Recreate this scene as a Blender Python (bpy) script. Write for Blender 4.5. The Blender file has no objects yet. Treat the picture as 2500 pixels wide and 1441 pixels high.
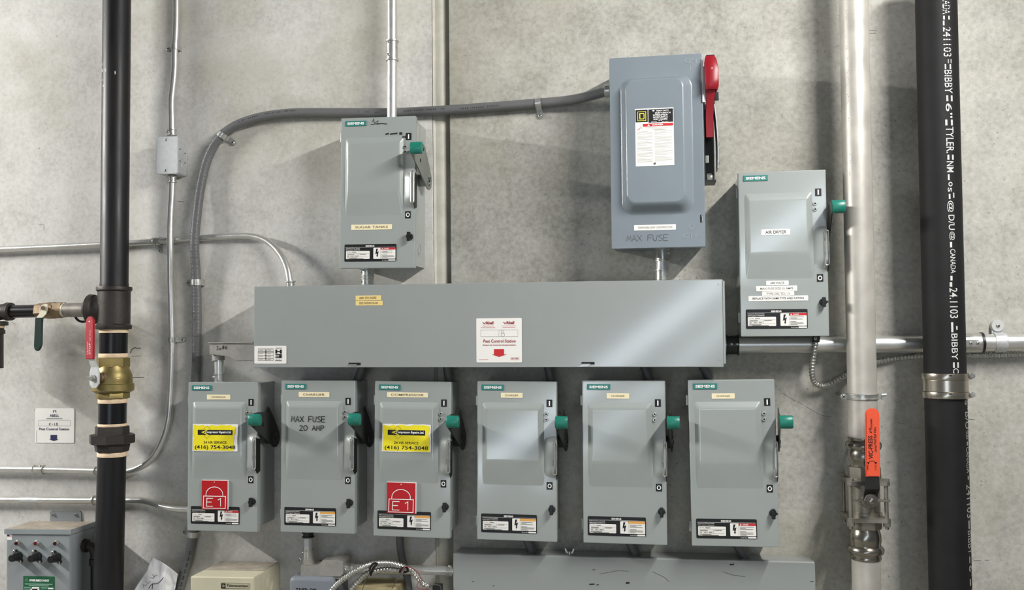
import bpy, bmesh, math, random
from mathutils import Vector, Matrix
random.seed(7)
SC = bpy.context.scene
COL = SC.collection
PI = math.pi

# ------------------------------------------------------------------ camera, world, lights, exposure
IMG_W, IMG_H, FPX = 2500.0, 1441.0, 2230.0
CAM_POS = Vector((0.0, -2.55, 1.55))
YAW, PITCH, ROLL = math.radians(9.12), math.radians(2.68), math.radians(-0.67)
_fw = Vector((-math.sin(YAW) * math.cos(PITCH), math.cos(YAW) * math.cos(PITCH), math.sin(PITCH)))
_rt = Vector((math.cos(YAW), math.sin(YAW), 0.0))
_up = _rt.cross(_fw)
CR = math.cos(ROLL) * _rt + math.sin(ROLL) * _up
CU = -math.sin(ROLL) * _rt + math.cos(ROLL) * _up
CF = _fw
cam_data = bpy.data.cameras.new('camera')
cam_data.sensor_width = 36.0
cam_data.lens = 36.0 * FPX / IMG_W
cam_data.clip_start = 0.05
cam = bpy.data.objects.new('camera', cam_data)
COL.objects.link(cam)
cam.matrix_world = Matrix(((CR.x, CU.x, -CF.x, CAM_POS.x), (CR.y, CU.y, -CF.y, CAM_POS.y),
                           (CR.z, CU.z, -CF.z, CAM_POS.z), (0, 0, 0, 1)))
SC.camera = cam

world = bpy.data.worlds.new('room_air')
SC.world = world
world.use_nodes = True
world.node_tree.nodes['Background'].inputs[0].default_value = (0.92, 0.95, 1.0, 1)
world.node_tree.nodes['Background'].inputs[1].default_value = 0.10


LAMPS = ((1.1, 1.30, 0.85, 2.1, 205, 'strip lamp tube under the ceiling above the right half of the wall'),
         (-4.4, 1.32, 0.6, 1.9, 500, 'strip lamp tube under the ceiling far to the left'))


def strip_light(x, z, y0, y1, power, col=(1.0, 0.98, 0.945), r=0.03):
    """a fluorescent tube running away from the wall under the ceiling"""
    bm_ = bmesh.new()
    bmesh.ops.create_cone(bm_, cap_ends=True, segments=16, radius1=r, radius2=r, depth=y1 - y0)
    bm_.transform(Matrix.Rotation(math.pi / 2, 4, 'X'))
    me = bpy.data.meshes.new('strip_lamp')
    bm_.to_mesh(me)
    bm_.free()
    m = bpy.data.materials.new('lamp_tube')
    m.use_nodes = True
    m.node_tree.nodes.clear()
    e = m.node_tree.nodes.new('ShaderNodeEmission')
    e.inputs[0].default_value = col + (1,)
    e.inputs[1].default_value = power / (math.pi * 2 * math.pi * r * (y1 - y0))
    out = m.node_tree.nodes.new('ShaderNodeOutputMaterial')
    m.node_tree.links.new(e.outputs[0], out.inputs[0])
    me.materials.append(m)
    o = bpy.data.objects.new('strip_lamp', me)
    COL.objects.link(o)
    o.location = (x, -(y0 + y1) / 2, z)
    return o


for _x, _dz, _y0, _y1, _w, _lb in LAMPS:
    _o = strip_light(_x, 1.55 + _dz, _y0, _y1, _w)
    _o['label'], _o['category'], _o['group'] = _lb, 'lamp', 'strip lamps under the ceiling'
def sheen_strip(name, a, b, w, strength, label):
    """narrow inclined glowing strip, added far behind the camera to give the enamel its sheen"""
    a, b = Vector(a), Vector(b)
    d = (b - a).normalized()
    n = Vector((-d.z, 0, d.x)) * w / 2
    me = bpy.data.meshes.new(name)
    th = Vector((0, -0.04, 0))
    vs = [a - n, b - n, b + n, a + n]
    me.from_pydata([tuple(v) for v in vs + [v + th for v in vs]], [], [(0, 1, 2, 3), (7, 6, 5, 4), (0, 4, 5, 1), (1, 5, 6, 2), (2, 6, 7, 3), (3, 7, 4, 0)])
    m = bpy.data.materials.new('sheen_strip_glow')
    m.use_nodes = True
    m.node_tree.nodes.clear()
    e = m.node_tree.nodes.new('ShaderNodeEmission')
    e.inputs[0].default_value = (0.78, 0.88, 1.0, 1)
    e.inputs[1].default_value = strength
    out = m.node_tree.nodes.new('ShaderNodeOutputMaterial')
    m.node_tree.links.new(e.outputs[0], out.inputs[0])
    me.materials.append(m)
    o = bpy.data.objects.new(name, me)
    COL.objects.link(o)
    o['label'], o['category'], o['group'] = label, 'window', 'glowing strips added behind the camera'
    return o


sheen_strip('sheen_strip', (-2.1, -6.9, 0.02), (1.7, -6.9, 2.95), 0.18, 14, 'longer inclined glowing strip added behind the camera to streak the enamel')  # unseen emitters, added only so the enamel reflects diagonal streaks
sheen_strip('sheen_strip', (-1.25, -6.9, 0.05), (0.9, -6.9, 1.86), 0.13, 9, 'shorter inclined glowing strip added behind the camera to streak the enamel')
SC.view_settings.view_transform = 'Standard'
SC.view_settings.look = 'None'
SC.view_settings.exposure = 0.12
SC.view_settings.gamma = 1.0


# ------------------------------------------------------------------ pixel of the photo -> point on the plane at depth Y
def P(px, py, Y=0.0):
    d = CR * ((px - IMG_W / 2) / FPX) - CU * ((py - IMG_H / 2) / FPX) + CF
    t = (Y - CAM_POS.y) / d.y
    return CAM_POS + d * t


def mpp(px, py, Y):
    return (P(px + 10, py, Y) - P(px, py, Y)).length / 10


# ------------------------------------------------------------------ materials
def lin(c):
    if isinstance(c, str):
        c = tuple(int(c[i:i + 2], 16) / 255 for i in (0, 2, 4))
    return tuple(x / 12.92 if x <= 0.04045 else ((x + 0.055) / 1.055) ** 2.4 for x in c) + (1.0,)


MATS = {}


def mat(name, col, rough=0.5, metal=0.0, var=0.0, vscale=30.0, bump=0.0, bscale=300.0, spec=0.5, rvar=0.0, stretch=None, coat=0.0, coatr=0.10):
    if name in MATS:
        return MATS[name]
    m = bpy.data.materials.new(name)
    m.use_nodes = True
    nt = m.node_tree
    b = nt.nodes['Principled BSDF']
    c = lin(col)
    b.inputs['Base Color'].default_value = c
    b.inputs['Roughness'].default_value = rough
    b.inputs['Metallic'].default_value = metal
    b.inputs['Specular IOR Level'].default_value = spec
    tc = nt.nodes.new('ShaderNodeTexCoord')
    src = tc.outputs['Object']
    if stretch:
        mp = nt.nodes.new('ShaderNodeMapping')
        mp.inputs['Scale'].default_value = stretch
        nt.links.new(src, mp.inputs[0])
        src = mp.outputs[0]
    if coat:
        b.inputs['Coat Weight'].default_value = coat
        b.inputs['Coat Roughness'].default_value = coatr
    if var or rvar:
        n = nt.nodes.new('ShaderNodeTexNoise')
        n.inputs['Scale'].default_value = vscale
        n.inputs['Detail'].default_value = 6
        n.inputs['Roughness'].default_value = 0.6
        nt.links.new(src, n.inputs['Vector'])
        if var:
            r = nt.nodes.new('ShaderNodeValToRGB')
            r.color_ramp.elements[0].position = 0.3
            r.color_ramp.elements[1].position = 0.7
            r.color_ramp.elements[0].color = tuple(x * (1 - var) for x in c[:3]) + (1,)
            r.color_ramp.elements[1].color = tuple(min(1, x * (1 + var)) for x in c[:3]) + (1,)
            nt.links.new(n.outputs['Fac'], r.inputs[0])
            nt.links.new(r.outputs[0], b.inputs['Base Color'])
        if rvar:
            mr = nt.nodes.new('ShaderNodeMapRange')
            mr.inputs[1].default_value = 0.3
            mr.inputs[2].default_value = 0.7
            mr.inputs[3].default_value = max(0.05, rough - rvar)
            mr.inputs[4].default_value = rough + rvar
            nt.links.new(n.outputs['Fac'], mr.inputs[0])
            nt.links.new(mr.outputs[0], b.inputs['Roughness'])
    if bump:
        n2 = nt.nodes.new('ShaderNodeTexNoise')
        n2.inputs['Scale'].default_value = bscale
        n2.inputs['Detail'].default_value = 3
        nt.links.new(tc.outputs['Object'], n2.inputs['Vector'])
        bp = nt.nodes.new('ShaderNodeBump')
        bp.inputs['Strength'].default_value = bump
        bp.inputs['Distance'].default_value = 0.002
        nt.links.new(n2.outputs['Fac'], bp.inputs['Height'])
        nt.links.new(bp.outputs[0], b.inputs['Normal'])
    MATS[name] = m
    return m


def concrete(name, c_dark, c_mid, c_light, speck=0.5, mott=1.0):
    m = bpy.data.materials.new(name)
    m.use_nodes = True
    nt = m.node_tree
    N, L = nt.nodes, nt.links
    b = N['Principled BSDF']
    b.inputs['Roughness'].default_value = 0.82
    b.inputs['Specular IOR Level'].default_value = 0.25
    tc = N.new('ShaderNodeTexCoord')

    def noise(s, det, rough=0.55, vec=None):
        n = N.new('ShaderNodeTexNoise')
        n.inputs['Scale'].default_value = s
        n.inputs['Detail'].default_value = det
        n.inputs['Roughness'].default_value = rough
        L.new(vec or tc.outputs['Object'], n.inputs['Vector'])
        return n.outputs['Fac']

    def math_(op, a, bb):
        n = N.new('ShaderNodeMath')
        n.operation = op
        for i, v in enumerate((a, bb)):
            if isinstance(v, (int, float)):
                n.inputs[i].default_value = v
            else:
                L.new(v, n.inputs[i])
        return n.outputs[0]
    mp = N.new('ShaderNodeMapping')
    mp.inputs['Scale'].default_value = (1.0, 1.0, 1.6)
    L.new(tc.outputs['Object'], mp.inputs[0])
    big = noise(1.3, 5, 0.55, mp.outputs[0])
    mid = noise(9.0, 6, 0.62)
    fine = noise(75.0, 5, 0.65)
    s = math_('ADD', math_('MULTIPLY', big, 0.38), math_('MULTIPLY', mid, 0.34 * mott))
    s = math_('ADD', s, math_('MULTIPLY', fine, 0.36 * mott))
    s = math_('ADD', s, 0.5 - 0.5 * (0.38 + 0.70 * mott))
    r = N.new('ShaderNodeValToRGB')
    e = r.color_ramp.elements
    e[0].position, e[0].color = 0.30, lin(c_dark)
    e[1].position, e[1].color = 0.70, lin(c_light)
    k = e.new(0.5)
    k.color = lin(c_mid)
    L.new(s, r.inputs[0])
    # pores and small dark flecks
    v = N.new('ShaderNodeTexVoronoi')
    v.inputs['Scale'].default_value = 38
    L.new(tc.outputs['Object'], v.inputs['Vector'])
    gate = math_('GREATER_THAN', noise(6.0, 3), 0.56)
    rad = math_('MULTIPLY', noise(21.0, 2), 0.16)
    dot = math_('MULTIPLY', math_('LESS_THAN', v.outputs['Distance'], rad), gate)
    grain = N.new('ShaderNodeMapRange')
    grain.inputs[1].default_value = 0.66
    grain.inputs[2].default_value = 0.74
    L.new(noise(170.0, 2, 0.5), grain.inputs[0])
    gg = math_('MULTIPLY', grain.outputs[0], 0.45 * speck)
    fac = math_('MAXIMUM', math_('MULTIPLY', dot, 0.55 * speck), gg)
    mx = N.new('ShaderNodeMix')
    mx.data_type = 'RGBA'
    L.new(fac, mx.inputs['Factor'])
    # faint olive dust stains
    tn = N.new('ShaderNodeMapRange')
    tn.inputs[1].default_value = 0.47
    tn.inputs[2].default_value = 0.72
    L.new(noise(2.3, 6, 0.6), tn.inputs[0])
    tint = N.new('ShaderNodeMix')
    tint.data_type = 'RGBA'
    L.new(math_('MULTIPLY', tn.outputs[0], 0.5), tint.inputs['Factor'])
    L.new(r.outputs[0], tint.inputs[6])
    tint.inputs[7].default_value = lin('9b967f')
    L.new(tint.outputs[2], mx.inputs[6])
    mx.inputs[7].default_value = lin('4b4840')
    L.new(mx.outputs[2], b.inputs['Base Color'])
    bp = N.new('ShaderNodeBump')
    bp.inputs['Strength'].default_value = 0.25
    bp.inputs['Distance'].default_value = 0.003
    L.new(math_('ADD', fine, math_('MULTIPLY', mid, 0.7)), bp.inputs['Height'])
    L.new(bp.outputs[0], b.inputs['Normal'])
    MATS[name] = m
    return m


M_WALL_L = concrete('smooth_concrete', 'a3a19b', 'c9c7c2', 'dcdad7', 0.6, 1.0)
M_WALL_R = concrete('mottled_concrete', '84827a', 'adaba3', 'c8c6bf', 0.8, 1.15)
M_FLOOR = concrete('floor_concrete', '6d6a64', '84817a', '96938c', 0.6, 1.0)
M_SEAL = mat('joint_sealant', 'bab7ab', 0.6, var=0.15, vscale=20)
M_PAINT = mat('grey_enamel', '979d9a', 0.42, coat=0.9, bump=0.02, bscale=420, var=0.03, vscale=6)
M_PAINT2 = mat('trough_grey_enamel', '939896', 0.42, coat=0.9, bump=0.02, bscale=420, var=0.03, vscale=5)
M_PAINTB = mat('blue_grey_enamel', '7b858c', 0.30, bump=0.08, bscale=420, var=0.05, vscale=8)
M_PANEL = mat('panel_grey_enamel', '8b9193', 0.38, bump=0.10, bscale=300, var=0.06, vscale=12)
M_EMT = mat('galvanised_conduit', 'd4d4d0', 0.33, 0.75, var=0.05, vscale=40, rvar=0.03)
M_GALV = mat('galvanised_sheet', 'c6c8c8', 0.42, 0.45, var=0.10, vscale=60, rvar=0.1)
M_ZINC = mat('zinc_plated_steel', 'c0c0ba', 0.32, 0.8, var=0.2, vscale=40, rvar=0.1)
M_ARM = mat('steel_lever', '92958f', 0.38, 0.5, var=0.1, vscale=30)
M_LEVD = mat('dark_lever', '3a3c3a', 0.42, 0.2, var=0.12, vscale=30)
M_DARKM = mat('dark_steel', '3c3d3b', 0.4, 0.8, var=0.15)
M_CAST = mat('cast_aluminium', 'a29f99', 0.48, 0.5, var=0.12, vscale=40, bump=0.2, bscale=500)
M_FLEX = mat('grey_flex_jacket', '636464', 0.42, var=0.06, vscale=15)
M_FLEXD = mat('flex_print', '2b2c2e', 0.6)
M_GREEN = mat('green_grip', '1c7464', 0.35)
M_GREENB = mat('green_badge', '2b7a74', 0.4)
M_GREENL = mat('pale_green_edge', '6fb0a6', 0.5)
M_WHITE = mat('white_print', 'f2f2ee', 0.5)
M_PLABEL = mat('white_label', 'eceae4', 0.4)
M_CREAM = mat('cream_label', 'efe3bd', 0.45)
M_YTAPE = mat('yellow_tape_label', 'ead08a', 0.45)
M_BLACK = mat('black_print', '0c0c0d', 0.45)
M_BLACKP = mat('black_plastic', '141415', 0.4)
M_INK = mat('brown_ink', '6b5f45', 0.6)
M_INKB = mat('marker_ink', '1b1b22', 0.6)
M_GREYINK = mat('grey_ink', '82827c', 0.6)
M_PENCIL = mat('pencil_ink', '55565a', 0.7)
M_RED = mat('red_plastic', '8c1220', 0.38)
M_REDH = mat('red_handle_vinyl', '9f1826', 0.45)
M_REDP = mat('red_print', 'c4252c', 0.5)
M_MAROON = mat('maroon_print', '9b2a35', 0.5)
M_PINK = mat('pink_print', 'd79aa0', 0.5)
M_ORANGEP = mat('orange_print', 'e8a64e', 0.5)
M_YELLOW = mat('yellow_sticker', 'f0e01c', 0.45, var=0.05, vscale=40)
M_NAVY = mat('navy_print', '23264f', 0.5)
M_GOLDP = mat('yellow_print', 'ece04a', 0.5)
M_PIPE = mat('black_steel_pipe', '171618', 0.46, 0.1, spec=0.4, var=0.25, vscale=10, rvar=0.1, stretch=(4, 4, 0.5))
M_PIPEB = mat('black_nipple', '131416', 0.3, 0.2)
M_IRON = mat('malleable_iron', '3e3a37', 0.5, 0.55, var=0.25, vscale=14, bump=0.25, bscale=240)
M_TAPE = mat('thread_tape', 'ecd2b0', 0.6, var=0.12, vscale=60)
M_BRASS = mat('brass', '8f8052', 0.45, 0.7, var=0.22, vscale=30, rvar=0.1)
M_OLDBRASS = mat('weathered_brass', '85715a', 0.5, 0.6, var=0.35, vscale=45)
M_RUST = mat('rusty_pipe', '85807a', 0.5, 0.5, var=0.25, vscale=30)
M_WBRKT = mat('cream_bracket', 'd8d2bd', 0.5, 0.2)
M_DGREEN = mat('dark_green_grip', '22342f', 0.35)
M_STAIN = mat('stainless_pipe', 'bab6ae', 0.45, 0.35, var=0.14, vscale=14, bump=0.3, bscale=22, rvar=0.1)
M_STAINM = mat('stainless_fitting', '9a968c', 0.24, 0.95, var=0.12, vscale=25, rvar=0.08)
M_STAINC = mat('stainless_casting', '8f8a80', 0.42, 0.8, var=0.15, vscale=40)
M_BAND = mat('stainless_band', 'b5afa2', 0.25, 0.95, var=0.08, vscale=30)
M_ORANGE = mat('orange_vinyl', 'dd5230', 0.5)
M_SOIL = mat('black_cast_iron', '151516', 0.66, 0.0, spec=0.3, var=0.35, vscale=11, bump=0.2, bscale=120)
M_CHALK = mat('chalky_white_print', 'c9c9c6', 0.7, var=0.15, vscale=90)
M_CHALKD = mat('faded_print', '8f8d86', 0.7, var=0.15, vscale=90)
M_BEIGE = mat('beige_enamel', 'c6c1a8', 0.45, var=0.05, vscale=14, bump=0.06)
M_DUST = mat('dust', '9b9284', 0.9, var=0.25, vscale=30)
M_BLUEBOX = mat('blue_grey_plastic', '757b83', 0.5, var=0.05, vscale=20)
M_PAPER = mat('white_paper', 'e4e4e6', 0.7)
M_LENS = mat('dark_red_lens', '3a070c', 0.2)
M_TAN = mat('dusty_cardboard', 'b3a67f', 0.8, var=0.1, vscale=30)
M_PGREEN = mat('green_label', '155c3a', 0.45)
M_WIRE = mat('thin_wire', '5f5a55', 0.5, 0.6)
M_REDW = mat('red_wire', '8e4148', 0.45)
M_HOLE = mat('dark_opening', '0a0a0a', 0.8)


# ------------------------------------------------------------------ mesh building
def v3(*a):
    return Vector(a[0]) if len(a) == 1 else Vector(a)


class MB:
    """collects shapes that become ONE mesh object"""

    def __init__(s):
        s.bm = bmesh.new()
        s.bevelled = False

    def quadloft(s, rings, cap0=True, cap1=True, closed=True):
        vr = [[s.bm.verts.new(p) for p in r] for r in rings]
        n = len(vr[0])
        for a, b in zip(vr, vr[1:]):
            for i in range(n if closed else n - 1):
                j = (i + 1) % n
                s.bm.faces.new((a[i], a[j], b[j], b[i]))
        if cap0:
            s.bm.faces.new(list(reversed(vr[0])))
        if cap1:
            s.bm.faces.new(vr[-1])
        return s

    def box(s, x0, x1, y0, y1, z0, z1, bevel=0.0, seg=2):
        t = bmesh.new()
        bmesh.ops.create_cube(t, size=1.0)
        for v in t.verts:
            v.co = Vector(((x0 + x1) / 2 + v.co.x * abs(x1 - x0), (y0 + y1) / 2 + v.co.y * abs(y1 - y0), (z0 + z1) / 2 + v.co.z * abs(z1 - z0)))
        if bevel:
            s.bevelled = True
            bmesh.ops.bevel(t, geom=t.edges[:], offset=bevel, segments=seg, profile=0.6, affect='EDGES')
        s._merge(t)
        return s

    def _merge(s, t, M=None):
        if M is not None:
            t.transform(M)
        mp = {}
        for v in t.verts:
            mp[v] = s.bm.verts.new(v.co)
        for f in t.faces:
            try:
                s.bm.faces.new([mp[v] for v in f.verts])
            except ValueError:
                pass
        t.free()

    def cyl(s, p0, p1, r0, r1=None, seg=20, cap=True, rot=0.0):
        r1 = r0 if r1 is None else r1
        return s.lathe(p0, p1, [(0, r0), (1, r1)], seg, cap, rot)

    def lathe(s, p0, p1, prof, seg=28, cap=True, rot=0.0):
        """prof: (fraction along the axis, radius)"""
        p0, p1 = v3(p0), v3(p1)
        ax = (p1 - p0).normalized()
        ref = Vector((0, 1, 0)) if abs(ax.y) < 0.9 else Vector((0, 0, 1))
        u = ax.cross(ref).normalized()
        w = ax.cross(u)
        rings = []
        for t, r in prof:
            c = p0.lerp(p1, t)
            rings.append([c + (u * math.cos(2 * PI * i / seg + rot) + w * math.sin(2 * PI * i / seg + rot)) * r for i in range(seg)])
        return s.quadloft(rings, cap, cap)

    def ellcyl(s, p0, p1, ra, rb, adir, seg=24):
        p0, p1 = v3(p0), v3(p1)
        ax = (p1 - p0).normalized()
        a = v3(adir).normalized()
        b = ax.cross(a)
        ring = lambda c, k: [c + a * math.cos(2 * PI * i / seg) * ra * k + b * math.sin(2 * PI * i / seg) * rb * k for i in range(seg)]
        L = (p1 - p0).length
        e = min(0.1, 0.002 / L)
        return s.quadloft([ring(p0, .92), ring(p0.lerp(p1, e), 1), ring(p0.lerp(p1, 1 - e), 1), ring(p1, .92)])

    def prism(s, pts, y0, y1, bevel=0.0):
        """outline in (x, z), extruded from y0 to y1"""
        t = bmesh.new()
        a = [t.verts.new((p[0], y0, p[1])) for p in pts]
        b = [t.verts.new((p[0], y1, p[1])) for p in pts]
        n = len(pts)
        f0 = t.faces.new(a)
        f1 = t.faces.new(list(reversed(b)))
        for i in range(n):
            t.faces.new((a[i], b[i], b[(i + 1) % n], a[(i + 1) % n]))
        if bevel:
            s.bevelled = True
            es = set(f0.edges) | set(f1.edges)
            bmesh.ops.bevel(t, geom=list(es), offset=bevel, segments=2, affect='EDGES')
        s._merge(t)
        return s

    def prism_m(s, pts, h, M, bevel=0.0):
        """outline in local (x, y), extruded +z by h, placed by the matrix M"""
        t = bmesh.new()
        a = [t.verts.new((p[0], p[1], 0)) for p in pts]
        b = [t.verts.new((p[0], p[1], h)) for p in pts]
        n = len(pts)
        f0 = t.faces.new(list(reversed(a)))
        f1 = t.faces.new(b)
        for i in range(n):
            t.faces.new((a[i], a[(i + 1) % n], b[(i + 1) % n], b[i]))
        if bevel:
            s.bevelled = True
            es = set(f0.edges) | set(f1.edges)
            bmesh.ops.bevel(t, geom=list(es), offset=bevel, segments=2, affect='EDGES')
        s._merge(t, M)
        return s

    def rrect(s, x0, x1, z0, z1, y0, y1, r=0.003, bevel=0.0):
        return s.prism(rr(x0, x1, z0, z1, r), y0, y1, bevel)

    def ribbon(s, pts, w, y, closed=False):
        """a flat pen stroke in the x-z plane"""
        pts = [Vector((p[0], p[1])) for p in pts]
        n = len(pts)
        out = []
        for i, p in enumerate(pts):
            a = pts[(i - 1) % n] if (closed or i > 0) else None
            b = pts[(i + 1) % n] if (closed or i < n - 1) else None
            d1 = (p - a).normalized() if a is not None and (p - a).length > 1e-9 else None
            d2 = (b - p).normalized() if b is not None and (b - p).length > 1e-9 else None
            if d1 is None:
                d1 = d2
            if d2 is None:
                d2 = d1
            d = (d1 + d2)
            d = d.normalized() if d.length > 1e-6 else d1
            k = 1 / max(0.5, abs(d.dot(d1)))
            nn = Vector((-d.y, d.x)) * (w / 2) * k
            pa, pb = p + nn, p - nn
            out.append((s.bm.verts.new((pa.x, y, pa.y)), s.bm.verts.new((pb.x, y, pb.y))))
        rng = range(n) if closed else range(n - 1)
        for i in rng:
            j = (i + 1) % n
            s.bm.faces.new((out[i][0], out[i][1], out[j][1], out[j][0]))
        return s

    def rect(s, x0, x1, z0, z1, y):
        vs = [s.bm.verts.new(p) for p in ((x0, y, z0), (x1, y, z0), (x1, y, z1), (x0, y, z1))]
        s.bm.faces.new(vs)
        return s

    def poly(s, pts, y):
        s.bm.faces.new([s.bm.verts.new((p[0], y, p[1])) for p in pts])
        return s

    def text(s, txt, x0, x1, z0, z1, y, bold=0.0, rot=0, shear=0.0, fmap=None):
        """lettering stretched to fill a rectangle; rot in quarter turns clockwise; fmap maps (x, z) to a point"""
        vs, fs = glyphs(txt, bold, shear)
        if fmap:
            t = bmesh.new()
            tv = [t.verts.new((a, b, 0)) for a, b in vs]
            for f in fs:
                try:
                    t.faces.new([tv[i] for i in f])
                except ValueError:
                    pass
            for q in range(1, 10):
                bmesh.ops.bisect_plane(t, geom=t.verts[:] + t.edges[:] + t.faces[:], plane_co=(0, q / 10, 0), plane_no=(0, 1, 0))
            t.verts.index_update()
            vs = [(v.co.x, v.co.y) for v in t.verts]
            fs = [tuple(v.index for v in f.verts) for f in t.faces]
            t.free()
        nv = []
        for a, b in vs:
            if rot == 0:
                q = (x0 + a * (x1 - x0), z0 + b * (z1 - z0))
            elif rot == 1:      # reads downwards
                q = (x0 + b * (x1 - x0), z1 - a * (z1 - z0))
            elif rot == 2:
                q = (x1 - a * (x1 - x0), z1 - b * (z1 - z0))
            else:               # reads upwards
                q = (x1 - b * (x1 - x0), z0 + a * (z1 - z0))
            nv.append(s.bm.verts.new(fmap(*q) if fmap else (q[0], y, q[1])))
        for f in fs:
            try:
                s.bm.faces.new([nv[i] for i in f])
            except ValueError:
                pass
        return s

    def tube(s, pts, r, seg=14, rib=0.0, pitch=0.006, cap=True, rfun=None, step=0.008, smooth=True, helix=False):
        pts = [v3(p) for p in pts]
        if smooth:
            pts = spline(pts, step)
        if rib:
            pts = resample(pts, pitch / 6)
        n = len(pts)
        t0 = (pts[1] - pts[0]).normalized()
        ref = Vector((0, 1, 0)) if abs(t0.y) < 0.9 else Vector((0, 0, 1))
        u = t0.cross(ref).normalized()
        rings = []
        L = 0.0
        for i in range(n):
            a, b = pts[max(0, i - 1)], pts[min(n - 1, i + 1)]
            t = (b - a).normalized()
            u = (u - t * u.dot(t)).normalized()
            w = t.cross(u)
            if i:
                L += (pts[i] - pts[i - 1]).length
            rr_ = r if rfun is None else rfun(i / (n - 1))
            ring = []
            for k in range(seg):
                an = 2 * PI * k / seg
                q = rr_
                if rib:
                    ph = L / pitch * 2 * PI + (an if helix else 0)
                    q = rr_ * (1 + rib * math.sin(ph))
                ring.append(pts[i] + (u * math.cos(an) + w * math.sin(an)) * q)
            rings.append(ring)
        return s.quadloft(rings, cap, cap)

    def build(s, name, m, parent=None, world=True, smooth=True, ang=38):
        """world: the shapes are in room coordinates; else in the parent's own"""
        bm = s.bm
        bmesh.ops.recalc_face_normals(bm, faces=bm.faces[:])
        off = Vector((0, 0, 0))
        if world:
            if parent is not None:
                q = parent
                while q is not None:
                    off += q.location
                    q = q.parent
            else:
                xs = [v.co for v in bm.verts]
                off = Vector(((min(v.x for v in xs) + max(v.x for v in xs)) / 2, max(v.y for v in xs), min(v.z for v in xs)))
            for v in bm.verts:
                v.co -= off
        me = bpy.data.meshes.new(name)
        bm.to_mesh(me)
        bm.free()
        me.materials.append(m)
        if smooth:
            for p in me.polygons:
                p.use_smooth = True
            me.set_sharp_from_angle(angle=math.radians(ang))
        o = bpy.data.objects.new(name, me)
        COL.objects.link(o)
        if s.bevelled:
            wn = o.modifiers.new('even_shading', 'WEIGHTED_NORMAL')
            wn.keep_sharp = True
            wn.weight = 100
        if parent is not None:
            o.parent = parent
        elif world:
            o.location = off
        return o


def rr(x0, x1, z0, z1, r, n=4):
    out = []
    for cx, cz, a0 in ((x1 - r, z1 - r, 0), (x0 + r, z1 - r, 90), (x0 + r, z0 + r, 180), (x1 - r, z0 + r, 270)):
        for i in range(n + 1):
            a = math.radians(a0 + 90 * i / n)
            out.append((cx + r * math.cos(a), cz + r * math.sin(a)))
    return out


def spline(pts, step=0.008):
    out = []
    n = len(pts)
    for i in range(n - 1):
        p0, p1, p2, p3 = pts[max(0, i - 1)], pts[i], pts[i + 1], pts[min(n - 1, i + 2)]
        if i == 0:
            p0 = p1 * 2 - p2
        if i == n - 2:
            p3 = p2 * 2 - p1
        d01, d12, d23 = [max(1e-4, (b - a).length) ** 0.5 for a, b in ((p0, p1), (p1, p2), (p2, p3))]
        m1 = (p1 - p0) / d01 - (p2 - p0) / (d01 + d12) + (p2 - p1) / d12
        m2 = (p2 - p1) / d12 - (p3 - p1) / (d12 + d23) + (p3 - p2) / d23
        m1, m2 = m1 * d12, m2 * d12
        k = max(2, int((p2 - p1).length / step))
        for j in range(k):
            t = j / k
            out.append(p1 * (2 * t ** 3 - 3 * t ** 2 + 1) + m1 * (t ** 3 - 2 * t ** 2 + t) + p2 * (-2 * t ** 3 + 3 * t ** 2) + m2 * (t ** 3 - t ** 2))
    out.append(pts[-1])
    return out


def resample(pts, step):
    out = [pts[0]]
    acc = 0.0
    for a, b in zip(pts, pts[1:]):
        L = (b - a).length
        while acc + L >= step:
            t = (step - acc) / L
            a = a.lerp(b, t)
            out.append(a)
            L = (b - a).length
            acc = 0.0
        acc += L
    return out


_GL = {}


def glyphs(txt, bold=0.0, shear=0.0):
    key = (txt, bold, shear)
    if key in _GL:
        return _GL[key]
    c = bpy.data.curves.new('lettering', 'FONT')
    c.body = txt
    c.offset = bold
    c.shear = shear
    c.resolution_u = 3
    o = bpy.data.objects.new('lettering', c)
    COL.objects.link(o)
    dg = bpy.context.evaluated_depsgraph_get()
    me = bpy.data.meshes.new_from_object(o.evaluated_get(dg))
    vs = [(v.co.x, v.co.y) for v in me.vertices]
    fs = [tuple(p.vertices) for p in me.polygons]
    bpy.data.objects.remove(o)
    bpy.data.curves.remove(c)
    bpy.data.meshes.remove(me)
    x0, x1 = min(v[0] for v in vs), max(v[0] for v in vs)
    z0, z1 = min(v[1] for v in vs), max(v[1] for v in vs)
    vs = [((x - x0) / max(1e-6, x1 - x0), (z - z0) / max(1e-6, z1 - z0)) for x, z in vs]
    _GL[key] = (vs, fs)
    return _GL[key]


def _arc(cx, cz, rx, rz, a0, a1, n=8):
    return [(cx + rx * math.cos(math.radians(a0 + (a1 - a0) * i / n)), cz + rz * math.sin(math.radians(a0 + (a1 - a0) * i / n))) for i in range(n + 1)]


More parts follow.
